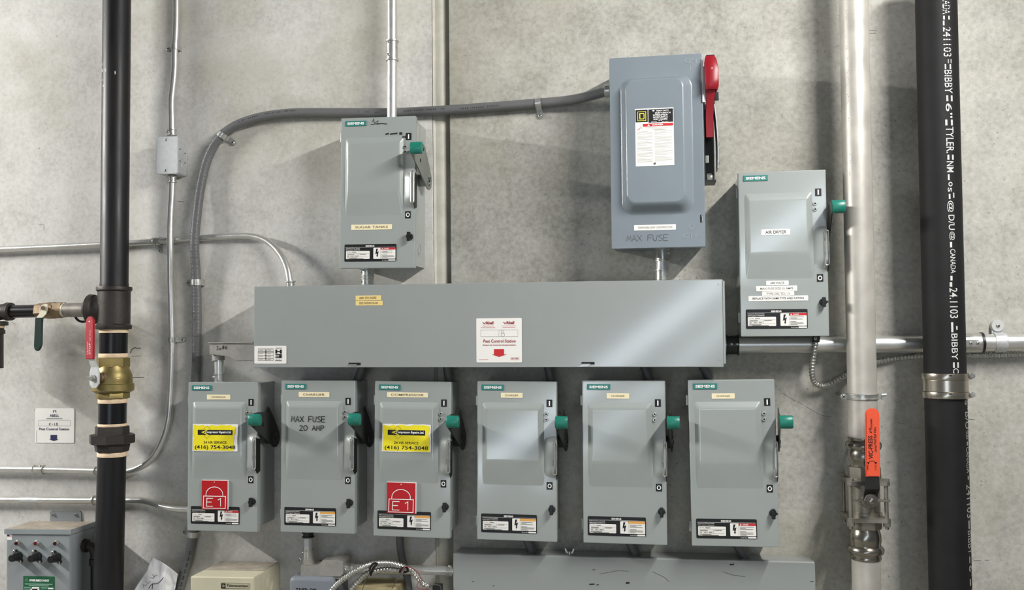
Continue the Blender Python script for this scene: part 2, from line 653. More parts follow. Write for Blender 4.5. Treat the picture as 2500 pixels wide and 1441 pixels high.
STROKES = {
    'M': [[(0, 0), (.15, 1), (.5, .3), (.85, 1), (1, 0)]], 'A': [[(0, 0), (.5, 1), (1, 0)], [(.2, .38), (.8, .38)]],
    'X': [[(0, 1), (1, 0)], [(1, 1), (0, 0)]], 'F': [[(0, 0), (.05, 1), (1, 1)], [(.03, .5), (.8, .52)]],
    'U': [[(0, 1), (.05, .25), (.4, 0), (.8, .12), (.95, 1)]], 'S': [[(.95, .9), (.5, 1), (.1, .78), (.5, .52), (.95, .3), (.6, 0), (0, .1)]],
    'E': [[(1, 1), (.05, 1), (0, 0), (1, 0)], [(.03, .5), (.85, .52)]], '2': [[(0, .8), (.4, 1), (.85, .75), (0, 0), (1, 0)]],
    '0': [_arc(.5, .5, .5, .5, 80, 440, 12)], 'P': [[(.1, 0), (.1, 1), (.8, .95), (.95, .7), (.7, .5), (.1, .48)]],
    'K': [[(.05, 0), (.05, 1)], [(.9, .95), (.08, .4), (.95, 0)]], '-': [[(.1, .45), (.9, .47)]], '1': [[(.5, 1), (.5, 0)]],
    '8': [_arc(.5, .76, .36, .24, -90, 270, 10), _arc(.5, .26, .46, .26, 90, 450, 10)], '3': [[(0, 1), (.9, 1), (.4, .6), (.9, .3), (.5, 0), (0, .1)]],
    '6': [[(.8, 1), (.2, .6), (.05, .2), (.5, 0), (.95, .25), (.5, .5), (.1, .3)]], 'T': [[(0, 1), (1, 1)], [(.5, 1), (.5, 0)]],
    'I': [[(.5, 0), (.5, 1)], [(.2, 1), (.8, 1)], [(.2, 0), (.8, 0)]], 'R': [[(.05, 0), (.05, 1), (.8, .9), (.75, .6), (.05, .5), (.95, 0)]],
    'O': [_arc(.5, .5, .45, .5, 90, 450, 10)], 'L': [[(.1, 1), (.1, 0), (.9, 0)]], '#': [[(.2, 0), (.4, 1)], [(.6, 0), (.8, 1)], [(0, .35), (1, .35)], [(0, .7), (1, .7)]],
    'x': [[(0, .6), (.9, 0)], [(.9, .6), (0, 0)]]}


def hand(mb, txt, x0, x1, z0, z1, y, w, gap=0.25, fmap=None, slope=0.0):
    """handwritten letters as pen strokes filling a rectangle"""
    n = len(txt)
    cw = (x1 - x0) / (n + gap * (n - 1))
    for i, ch in enumerate(txt):
        if ch == ' ':
            continue
        cx = x0 + i * cw * (1 + gap)
        for st in STROKES[ch]:
            pts = [(cx + a * cw, z0 + b * (z1 - z0) + slope * (cx + a * cw - x0)) for a, b in st]
            if fmap:
                pts = [fmap(*p) for p in pts]
            mb.ribbon(pts, w, y)


def tag(o, label=None, cat=None, group=None, kind=None):
    for k, v in (('label', label), ('category', cat), ('group', group), ('kind', kind)):
        if v:
            o[k] = v
    return o


def thing(name, label, cat, loc, group=None, roty=0.0):
    o = bpy.data.objects.new(name, None)
    COL.objects.link(o)
    o.location = loc
    o.rotation_euler = (0, roty, 0)
    o.empty_display_size = 0.05
    return tag(o, label, cat, group)


def fit_rect(tl, tr, br, bl, Y):
    """rectangle on the plane Y nearest to four corners of the photo: centre, width, height, roll"""
    a, b, c, d = [P(q[0], q[1], Y) for q in (tl, tr, br, bl)]
    W = ((b - a).length + (c - d).length) / 2
    H = ((d - a).length + (c - b).length) / 2
    ctr = (a + b + c + d) / 4
    h = (b - a) + (c - d)
    v = (a - d) + (b - c)
    roll = (math.atan2(h.z, h.x) + math.atan2(-v.x, v.z)) / 2
    return ctr, W, H, roll


def wall_root(name, label, cat, quad, d, group=None):
    """Empty on the wall behind a box whose front, d in front of the wall, has these corners; returns it with W, H"""
    c, W, H, roll = fit_rect(*quad, -d)
    up = Vector((-math.sin(roll), 0, math.cos(roll)))
    base = Vector((c.x, 0, c.z)) - up * (H / 2)
    o = thing(name, label, cat, base, group, -roll)
    return o, W, H


# ------------------------------------------------------------------ the setting
def structure():
    def st(o):
        o['kind'] = 'structure'
        return o
    xl = P(1056, 350, 0).x
    xr = P(1098, 350, 0).x
    top, bot = 4.2, 0.0
    w = MB()
    w.box(-6.0, xl, 0.0, 0.25, bot, top, 0.004)
    st(w.build('wall_left', M_WALL_L))
    w = MB()
    w.box(xr, 5.0, 0.0, 0.25, bot, top, 0.004)
    st(w.build('wall_right', M_WALL_R))
    # the joint between the two precast panels: backing, a rounded bead of sealant and a ragged skin on its left
    j = MB()
    n = 140
    rings = []
    rnd = random.Random(3)
    for i in range(n + 1):
        z = bot + (top - bot) * i / n
        e = (rnd.random() - .5) * 0.0012
        W_ = xr - xl
        prof = [(0, .004), (.04, .0015 + e), (.12, .004 + e), (.16, .009), (.35, .0085 + e), (.55, .011), (.68, .017), (.75, .026), (.86, .034), (1.0, .036), (1.0, .06), (0, .06)]
        rings.append([(xl + W_ * a, y, z) for a, y in prof])
    j.quadloft(rings)
    st(j.build('trim_1', M_SEAL))
    f = MB()
    f.box(-6.0, 5.0, -7.0, 0.25, -0.1, 0.0)
    st(f.build('floor', M_FLOOR))


structure()


# ------------------------------------------------------------------ small shared shapes
def screw_head(parent, c, r=0.004, d=(0, -1, 0), m=None, name='screw', world=True, h=None):
    """round screw head with a cross slot"""
    d = v3(d).normalized()
    c = v3(c)
    h = h or r * 0.6
    k = MB()
    k.lathe(c, c + d * h, [(0, r), (.45, r), (.85, r * .75), (1, r * .3)], 14)
    o = k.build(name, m or M_ZINC, parent, world)
    u = d.cross(Vector((0, 0, 1)) if abs(d.z) < .9 else Vector((1, 0, 0))).normalized()
    w = d.cross(u)
    s = MB()
    q = c + d * (h + 0.0003)
    a1, a2 = (u + w).normalized(), (u - w).normalized()
    for a, b in ((a1, a2), (a2, a1)):
        pts = [q + a * r * .62 + b * r * .14, q + a * r * .62 - b * r * .14, q - a * r * .62 - b * r * .14, q - a * r * .62 + b * r * .14]
        s.bm.faces.new([s.bm.verts.new(p) for p in pts])
    if world:
        s.build('slot', M_HOLE, o, True)
    else:
        s.build('slot', M_HOLE, o, False)
    return o


def rating_plate(root, d, X, Z, u0, u1, v0, v1, head, brand=True):
    y = -d
    x0, x1, z0, z1 = X(u0), X(u1), Z(v1), Z(v0)
    w, h = x1 - x0, z1 - z0
    fx = lambda t: x0 + t * w
    fz = lambda t: z1 - t * h
    b = MB()
    b.rrect(x0, x1, z0, z1, y - .0008, y, .003)
    pl = b.build('rating_plate', M_BLACK, root, False)
    y -= .0012
    m = MB()
    m.rrect(fx(.03), fx(.49), fz(.86), fz(.39), y - .0002, y, .002)
    m.build('data_panel', M_PLABEL, pl, False)
    m = MB()
    m.rrect(fx(.56), fx(.985), fz(.86), fz(.215), y - .0002, y, .002)
    m.rect(fx(.85), fx(.985), fz(.975), fz(.90), y - .0002)
    m.build('warning_panel', M_PLABEL, pl, False)
    y -= .0006
    m = MB()
    m.rect(fx(.70), fx(.985), fz(.33), fz(.215), y)
    m.build('warning_header', head, pl, False)
    m = MB()
    m.poly([(fx(.615), fz(.27)), (fx(.65), fz(.27)), (fx(.63), fz(.47)), (fx(.665), fz(.42)), (fx(.645), fz(.65)), (fx(.655), fz(.65)), (fx(.635), fz(.77)), (fx(.62), fz(.65)), (fx(.63), fz(.65)), (fx(.625), fz(.55)), (fx(.60), fz(.60))], y)
    m.build('bolt_symbol', M_BLACK, pl, False)
    m = MB()
    if brand:
        m.text('SIEMENS', fx(.41), fx(.58), fz(.15), fz(.06), y, .03)
    m.rect(fx(.02), fx(.98), fz(.185), fz(.175), y)
    m.text('Industrial Duty Switch', fx(.03), fx(.30), fz(.27), fz(.205), y, .005)
    m.text('Interrupteur Industriel', fx(.03), fx(.30), fz(.36), fz(.295), y, .005)
    m.text('Cat. No. Series', fx(.73), fx(.84), fz(.965), fz(.91), y)
    m.build('lettering', M_WHITE, pl, False)
    m = MB()
    y -= .0003
    m.text('Cat. No.', fx(.045), fx(.13), fz(.475), fz(.425), y, .01)
    rnd = random.Random(int(abs(root.location.x) * 1000))
    for t in (.53, .63, .73):
        m.rect(fx(.045), fx(.28 if t != .53 else .48), fz(t + .008), fz(t), y)
    m.rect(fx(.28), fx(.284), fz(.74), fz(.53), y)
    m.rect(fx(.28), fx(.48), fz(.74), fz(.732), y)
    for (a, b_, t) in ((.15, .23, .44), (.06, .19, .565), (.30, .42, .56), (.06, .09, .67), (.13, .16, .67), (.17, .185, .67), (.21, .26, .67), (.05, .25, .775), (.10, .37, .82)):
        m.rect(fx(a), fx(b_), fz(t + .035), fz(t), y)
    m.rect(fx(.698), fx(.701), fz(.85), fz(.22), y)
    for i in range(8):
        t = .385 + i * .058
        a = .72
        b_ = .72 + (.25 if i % 3 != 1 else .12) * (.8 + .2 * rnd.random())
        if i == 3:
            continue
        m.rect(fx(a), fx(b_), fz(t + .022), fz(t), y)
    m.build('fine_print', M_GREYINK, pl, False)
    if head is M_REDP:
        m = MB()
        m.text('DANGER', fx(.77), fx(.86), fz(.31), fz(.235), y, .01)
        m.poly([(fx(.72), fz(.31)), (fx(.75), fz(.31)), (fx(.735), fz(.225))], y)
        m.build('header_lettering', M_WHITE, pl, False)
    return pl


def tape_label(root, d, X, Z, box, txt, m_plate, m_ink, bold=0.0, pad=(.12, .28), name='tape_label'):
    u0, u1, v0, v1 = box
    b = MB()
    b.rrect(X(u0), X(u1), Z(v1), Z(v0), -d - .0008, -d, .0012)
    o = b.build(name, m_plate, root, False)
    w, h = X(u1) - X(u0), Z(v0) - Z(v1)
    t = MB()
    t.text(txt, X(u0) + w * pad[0], X(u1) - w * pad[0], Z(v1) + h * pad[1], Z(v0) - h * pad[1], -d - .0012, bold)
    t.build('lettering', m_ink, o, False)
    return o


def frame(root, W, H):
    return (lambda u: -W / 2 + u * W), (lambda v: H * (1 - v))


# ------------------------------------------------------------------ the grey safety switches with green handles
def safety_switch(label, quad, d, group=None, head=M_ORANGEP, v_plate=(.835, .952), u_plate=(.055, .75), hinge=True, vI=.137, vO=.652, brand=True, lever=None):
    root, W, H = wall_root('safety_switch', label, 'safety switch', quad, d, group)
    X, Z = frame(root, W, H)
    b = MB()
    b.box(-W / 2 + .003, W / 2 - .009, -d + .02, 0.0, .009, H - .004, .003)
    body = b.build('enclosure', M_PAINT, root, False)
    k = MB()      # pressed knockout rings on the right side of the enclosure
    kx, ky, kz = W / 2 - .009, -d * .42, H * .135
    for r0 in (.018, .012):
        k.tube([(kx, ky + r0 * math.cos(a * PI / 12), kz + r0 * math.sin(a * PI / 12)) for a in range(25)], .0008, 6, smooth=False)
    k.build('knockout', M_PAINT, body, False)
    # door: a shallow pan with a wedge-shaped raised panel
    q = MB()
    q.box(-W / 2, W / 2, -d, -d + .021, 0, H, .0035)
    h = .0075
    t = bmesh.new()
    co = [(.07, .134, 0), (.84, .134, 0), (.842, .652, 0), (.068, .652, 0), (.115, .171, h), (.785, .171, h), (.795, .50, h), (.108, .50, h)]
    vs = [t.verts.new((X(u), -d - e, Z(v))) for u, v, e in co]
    top = t.faces.new([vs[i] for i in (4, 5, 6, 7)])
    t.faces.new([vs[i] for i in (0, 1, 5, 4)])
    t.faces.new([vs[i] for i in (1, 2, 6, 5)])
    t.faces.new([vs[i] for i in (3, 0, 4, 7)])
    t.faces.new([vs[i] for i in (7, 6, 2, 3)])
    bmesh.ops.bevel(t, geom=list(top.edges) + [e for e in t.edges if (e.verts[0] in vs[:4]) != (e.verts[1] in vs[:4])], offset=.005, segments=3, profile=.5, affect='EDGES')
    q._merge(t)
    # the swelling that carries the interlock loop
    xr, yr = W / 2 - .009, -d - .012
    sm = lambda t: t * t * (3 - 2 * t)
    lv = [(.335 + .275 * i / 20, sm(min(1, min(i, 20 - i) / 5))) for i in range(21)]
    q.quadloft([[(W / 2 - .040 + .0385 * j / 12, -d + .0006 - .0135 * s_ * sm(j / 12), Z(v)) for j in range(13)] + [(W / 2 - .0015, -d + .002, Z(v))] for v, s_ in lv])
    door = q.build('door', M_PAINT, root, False, ang=30)
    # interlock loop
    zt, zb = Z(.37), Z(.578)
    m = MB()
    m.prism_m([(d + .014, zt), (d + .014, zb), (d + .001, Z(.612)), (d - .018, Z(.60)), (d - .018, Z(.385))], .0016, Matrix(((0, 0, 1, W / 2 - .0012), (-1, 0, 0, 0), (0, 1, 0, 0), (0, 0, 0, 1))))
    lp = m.build('interlock_plate', M_DARKM, root, False)
    m = MB()
    m.tube([Vector((p[0], -d - .0135, p[1])) for p in rr(W / 2 - .0085, W / 2 + .0005, zb, zt, .0044, 5)] + [Vector((W / 2 + .0005, -d - .0135, zt - .0044))], .0016, 8, smooth=False)
    m.build('loop_rim', M_ZINC, lp, False)
    # lever on the right side, with the green grip standing out in front of the door
    px_, pz = -d + .082, Z(.395)
    out = [( .027 * math.cos(math.radians(a)), .027 * math.sin(math.radians(a))) for a in range(-40, -240, -20)]
    out += [(.008, .058), (.034, .090), (.044, .093), (.055, .078), (.10, .081), (.14, .078), (.146, .064), (.142, .05), (.122, .043)]
    # local (forward s, up z) -> world (x = const, y = pivot - s)
    Mx = Matrix(((-.09, 0, 1, W / 2 + .014), (-1, 0, 0, px_), (0, 1, 0, pz), (0, 0, 0, 1)))
    a = MB()
    a.prism_m(out, .003, Mx, .0008)
    a.cyl((W / 2 - .012, px_, pz), (W / 2 + .018, px_, pz), .017, seg=24)
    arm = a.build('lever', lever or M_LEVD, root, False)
    a = MB()
    a.cyl((W / 2 + .0165, px_, pz), (W / 2 + .0205, px_, pz), .007, .005, 16)
    for an in (40, 160, 280):
        cy, cz = px_ + .013 * math.cos(math.radians(an)), pz + .013 * math.sin(math.radians(an))
        a.cyl((W / 2 + .0165, cy, cz), (W / 2 + .0195, cy, cz), .0022, seg=8)
    a.build('pivot', M_DARKM, arm, False)
    a = MB()
    a.ellcyl((W / 2 + .0108, px_ - .068, pz + .044), (W / 2 + .0113, px_ - .068, pz + .044), .006, .0045, (0, 0, 1), 14)
    a.build('lever_hole', M_HOLE, arm, False)
    a = MB()
    a.ellcyl((W / 2 + .0130, px_ - .044, pz + .080), (W / 2 + .0135, px_ - .044, pz + .080), .007, .0028, (0, .35, .9), 14)
    a.build('lever_slot', M_HOLE, arm, False)
    g = MB()
    g.ellcyl((W / 2 + .002, px_ - .139, pz + .064), (W / 2 + .034, px_ - .139, pz + .064), .0165, .0115, (0, 0, 1), 28)
    g.build('grip', M_GREEN, arm, False)
    # badge
    u0, u1, v0, v1 = .06, .342, .022, .057
    m = MB()
    m.box(X(u0), X(u1), -d - .0018, -d, Z(v1), Z(v0), .0008)
    bd = m.build('badge', M_GREENB, root, False)
    m = MB()
    w, hh = X(u1) - X(u0), Z(v0) - Z(v1)
    m.text('SIEMENS', X(u0) + w * .1, X(u1) - w * .1, Z(v1) + hh * .26, Z(v0) - hh * .26, -d - .0022, .035)
    m.build('lettering', M_WHITE, bd, False)
    # on and off marks
    for nm, v in (('on_mark', vI), ('off_mark', vO)):
        cx, cz = X(.908), Z(v)
        m = MB()
        m.rect(cx - .0078, cx + .0078, cz - .0098, cz + .0098, -d - .0005)
        o = m.build(nm, M_BLACK, root, False)
        m = MB()
        if nm == 'on_mark':
            m.rect(cx - .0017, cx + .0017, cz - .0065, cz + .0065, -d - .0009)
        else:
            m.ribbon(_arc(cx, cz, .0042, .0049, 0, 345, 18), .0022, -d - .0009, True)
        m.build('symbol', M_WHITE, o, False)
    # padlock eyes
    for v in (.205, .239):
        m = MB()
        c = (X(.868), -d + .0005, Z(v))
        m.lathe(c, (c[0], -d - .004, c[2]), [(0, .0058), (.6, .0055), (1, .0042)], 16)
        o = m.build('rivet', M_ZINC, root, False)
        m = MB()
        m.lathe((c[0], -d - .0041, c[2]), (c[0], -d - .0044, c[2]), [(0, .0024), (1, .0024)], 12)
        m.build('hole', M_HOLE, o, False)
    # latch
    m = MB()
    cx, cz = X(.935), Z(.797)
    m.lathe((cx, -d, cz), (cx, -d - .013, cz), [(0, .0095), (.3, .009), (.35, .0075), (1, .0075)], 18)
    m.box(cx - .0045, cx + .0045, -d - .017, -d - .008, cz - .0125, cz + .0125, .0015)
    m.box(cx + .003, cx + .0105, -d - .0155, -d - .010, cz - .002, cz + .003, .001)
    m.build('latch', M_BLACKP, root, False)
    if hinge:
        for v in (.125, .885):
            m = MB()
            m.cyl((-W / 2 - .0015, -d + .010, Z(v + .03)), (-W / 2 - .0015, -d + .010, Z(v - .03)), .0035, seg=10)
            m.build('hinge', M_PAINT, root, False)
    rating_plate(root, d, X, Z, u_plate[0], u_plate[1], v_plate[0], v_plate[1], head, brand)
    return root, W, H, X, Z


def yellow_sticker(root, d, X, Z, box, seed, torn_right):
    u0, u1, v0, v1 = box
    x0, x1, z0, z1 = X(u0), X(u1), Z(v1), Z(v0)
    w, h = x1 - x0, z1 - z0
    fx = lambda t: x0 + t * w
    fz = lambda t: z1 - t * h
    rnd = random.Random(seed)
    pts = []
    for i in range(13):
        pts.append((fx(.01 + .98 * i / 12), fz(.0 + .02 * rnd.random())))
    for i in range(1, 7):
        pts.append((fx(1 - .02 * rnd.random()), fz(i / 6)))
    pts += [(fx(.5), fz(1.01)), (fx(0), fz(1.0)), (fx(.005), fz(.5))]
    y = -d - .0085
    m = MB()
    m.prism(list(reversed(pts)), y - .0004, y + .0013)
    st = m.build('company_sticker', M_PLABEL, root, False)
    y -= .0008
    pts = []
    for i in range(15):
        pts.append((fx(.025 + (.95 if not torn_right else .93) * i / 14), fz(.02 + .07 * rnd.random() * (1 if i % 3 else .2))))
    for i in range(1, 9):
        pts.append((fx((.95 if torn_right else .975) - .03 * rnd.random() - (.005 * i if torn_right and i > 2 else 0)), fz(.1 + .88 * i / 8)))
    for i in range(0, 8):
        pts.append((fx(.015 + .03 * rnd.random() * (1 if i > 2 else .2)), fz(.97 - .9 * i / 8)))
    m = MB()
    m.poly(list(reversed(pts)), y)
    m.build('yellow_field', M_YELLOW, st, False)
    y -= .0003
    m = MB()
    m.rect(fx(.12), fx(.88), fz(.40), fz(.215), y)
    m.text('24 HR SERVICE', fx(.25), fx(.75), fz(.72), fz(.63), y, .012)
    m.text('(416) 754-3048', fx(.06), fx(.94), fz(.955), fz(.78), y, .012)
    m.build('black_print', M_BLACK, st, False)
    m = MB()
    c = (fx(.325), fz(.30))
    rx, rz = w * .13, h * .235
    m.ribbon([(c[0] + rx * .6, c[1] + rz * .5), (c[0], c[1] + rz), (c[0] - rx, c[1]), (c[0], c[1] - rz), (c[0] + rx * .6, c[1] - rz * .5)], .0007, y - .0003)
    m.build('diamond_outline', M_INK, st, False)
    m = MB()
    m.poly([(c[0] - rx * .95, c[1]), (c[0] + rx * .05, c[1] - rz * .42), (c[0] + rx * .05 + .004, c[1] - rz * .42), (c[0] - rx * .55, c[1]), (c[0] + rx * .05 + .004, c[1] + rz * .42), (c[0] + rx * .05, c[1] + rz * .42)], y - .0005)
    m.build('chevron', M_YELLOW, st, False)
    m = MB()
    m.text('Compressor Repairs Ltd.', fx(.29), fx(.855), fz(.36), fz(.25), y - .0006, .03, 0, .25)
    m.build('lettering', M_WHITE, st, False)
    return st


def lock_sign(root, d, X, Z, box):
    """engraved red plate: a padlock round the marking E 1"""
    u0, u1, v0, v1 = box
    x0, x1, z0, z1 = X(u0), X(u1), Z(v1), Z(v0)
    w, h = x1 - x0, z1 - z0
    fx = lambda t: x0 + t * w
    fz = lambda t: z1 - t * h
    m = MB()
    m.box(x0, x1, -d - .0038, -d - .0009, z0, z1)
    p = m.build('lockout_sign', M_WHITE, root, False)
    m = MB()
    m.box(x0 - .0003, x1 - .0022, -d - .0052, -d - .0037, z0 - .0003, z1 - .0012)
    m.build('red_face', mat('red_sign_plastic', 'b30f18', .4), p, False)
    y = -d - .0056
    m = MB()
    m.ribbon([(fx(.07), fz(.55)), (fx(.91), fz(.55)), (fx(.90), fz(.965)), (fx(.06), fz(.965))], .0020, y, True)
    m.ribbon([(fx(.16), fz(.55))] + _arc(fx(.485), fz(.49), w * .32, h * .26, 178, 2, 16) + [(fx(.80), fz(.55))], .0020, y)
    m.ribbon([(fx(.43), fz(.625)), (fx(.20), fz(.625)), (fx(.185), fz(.90)), (fx(.43), fz(.90))], .0020, y)
    m.ribbon([(fx(.20), fz(.755)), (fx(.38), fz(.755))], .0020, y)
    m.ribbon([(fx(.62), fz(.68)), (fx(.72), fz(.625)), (fx(.72), fz(.90))], .0020, y)
    m.poly(_arc(fx(.48), fz(.065), .0014, .0014, 0, 330, 11), y)
    m.build('engraving', M_WHITE, p, False)
    return p


D_ROW = .135
ROW = 'grey safety switches hung in a row below the long trough'
r, W, H, X, Z = safety_switch('grey safety switch with yellow sticker and red padlock plate, left end of the row', ((460, 933), (631, 932.5), (626, 1299), (456, 1297)), D_ROW, ROW, M_REDP, brand=False)
tape_label(r, D_ROW, X, Z, (.275, .61, .086, .119), 'COMPRESSOR', M_CREAM, M_INK, 0, (.19, .33))
yellow_sticker(r, D_ROW, X, Z, (.09, .745, .282, .463), 4, True)
lock_sign(r, D_ROW, X, Z, (.222, .597, .658, .851))
r, W, H, X, Z = safety_switch('grey safety switch with MAX FUSE 20 AMP handwritten on its door', ((688, 930), (869, 928.5), (864, 1304), (683, 1300)), D_ROW, ROW, M_ORANGEP)
tape_label(r, D_ROW, X, Z, (.24, .655, .077, .109), 'CHARGER', M_CREAM, M_INK, .006, (.15, .28))
m = MB()
hand(m, 'MAX FUSE', X(.158), X(.615), Z(.272), Z(.235), -D_ROW - .0085, .0021, .18)
hand(m, '20 AMP', X(.27), X(.60), Z(.328), Z(.295), -D_ROW - .0085, .0021, .18)
m.build('handwriting', M_INKB, r, False)
r, W, H, X, Z = safety_switch('grey safety switch with yellow sticker and red padlock plate, third in the row', ((916, 932), (1104, 931), (1097, 1316), (910, 1309)), D_ROW, ROW, M_ORANGEP, brand=False)
tape_label(r, D_ROW, X, Z, (.165, .70, .072, .103), 'COMPRESSOR', M_CREAM, M_INK, .006, (.1, .28))
yellow_sticker(r, D_ROW, X, Z, (.115, .755, .274, .452), 9, False)
lock_sign(r, D_ROW, X, Z, (.185, .562, .649, .846))
CH = (.30, .575, .073, .105)
r, W, H, X, Z = safety_switch('grey safety switch with small CHARGER label, right of the red padlock plate', ((1166, 932), (1362, 930.5), (1358, 1324), (1163, 1318)), D_ROW, ROW, M_ORANGEP)
tape_label(r, D_ROW, X, Z, CH, 'CHARGER', M_CREAM, M_INK, 0, (.2, .33))
r, W, H, X, Z = safety_switch('grey safety switch with small CHARGER label, second from the right in the row', ((1422, 930), (1625, 929), (1629, 1332), (1423, 1326)), D_ROW, ROW, M_ORANGEP)
tape_label(r, D_ROW, X, Z, (.297, .568, .078, .111), 'CHARGER', M_CREAM, M_INK, 0, (.2, .33))
r, W, H, X, Z = safety_switch('grey safety switch with small CHARGER label at the right end of the row', ((1680, 928), (1891, 925.5), (1903.5, 1337), (1688, 1334)), D_ROW, ROW, M_REDP)
tape_label(r, D_ROW, X, Z, (.275, .54, .083, .115), 'CHARGER', M_CREAM, M_INK, 0, (.2, .33))
# the two mounted higher up
D_S = .145
r, W, H, X, Z = safety_switch('grey safety switch labelled SUGAR TANKS standing on the left part of the long trough', ((833, 290), (1016, 281), (1011, 655), (828, 655)), D_S, None, M_REDP, (.842, .955), (.07, .76), lever=M_ARM)
tape_label(r, D_S, X, Z, (.155, .70, .712, .746), 'SUGAR TANKS', M_CREAM, M_INK, .004, (.1, .28))
m = MB()
m.ribbon([(X(.42), Z(.035)), (X(.44), Z(.012)), (X(.45), Z(.042)), (X(.50), Z(.025)), (X(.49), Z(.045)), (X(.40), Z(.05))], .0016, -D_S - .0006)
m.ribbon([(X(.48), Z(.048)), (X(.55), Z(.045)), (X(.62), Z(.05))], .0024, -D_S - .0006)
for a, b, w in ((.60, .645, .0045), (.66, .76, .004), (.785, .82, .0075), (.83, .84, .004), (.86, .875, .006)):
    m.ribbon([(X(a), Z(.118)), (X(b), Z(.113))] if a < .8 else [(X(a), Z(.145)), (X(b), Z(.132))], w, -D_S - .0006)
m.build('scuff_mark', M_INKB, r, False)
D_A = .14
r, W, H, X, Z = safety_switch('grey safety switch labelled AIR DRYER hung alone beside the pale steel pipe', ((1804, 424), (2019, 410.5), (2022.5, 821.5), (1806, 822)), D_A, None, M_REDP, (.836, .953), (.062, .76))
tape_label(r, D_A, X, Z, (.253, .58, .355, .39), 'AIR DRYER', M_PLABEL, M_BLACK, .006, (.14, .24)).location.y = -.0075
for bx, tx, pd in (((.30, .555, .664, .692), '600 VOLTS', (.2, .28)), ((.185, .65, .695, .727), 'MAX FUSE SIZE 15 AMPS', (.1, .3)), ((.25, .615, .728, .757), 'TYPE CRS TDL 15', (.14, .28)), ((.095, .77, .755, .786), 'REPLACE WITH SAME TYPE AND RATING', (.07, .3))):
    tape_label(r, D_A, X, Z, bx, tx, M_PLABEL, M_GREYINK if 'VOLT' not in tx and 'REPL' not in tx else M_BLACK, 0.004, pd)


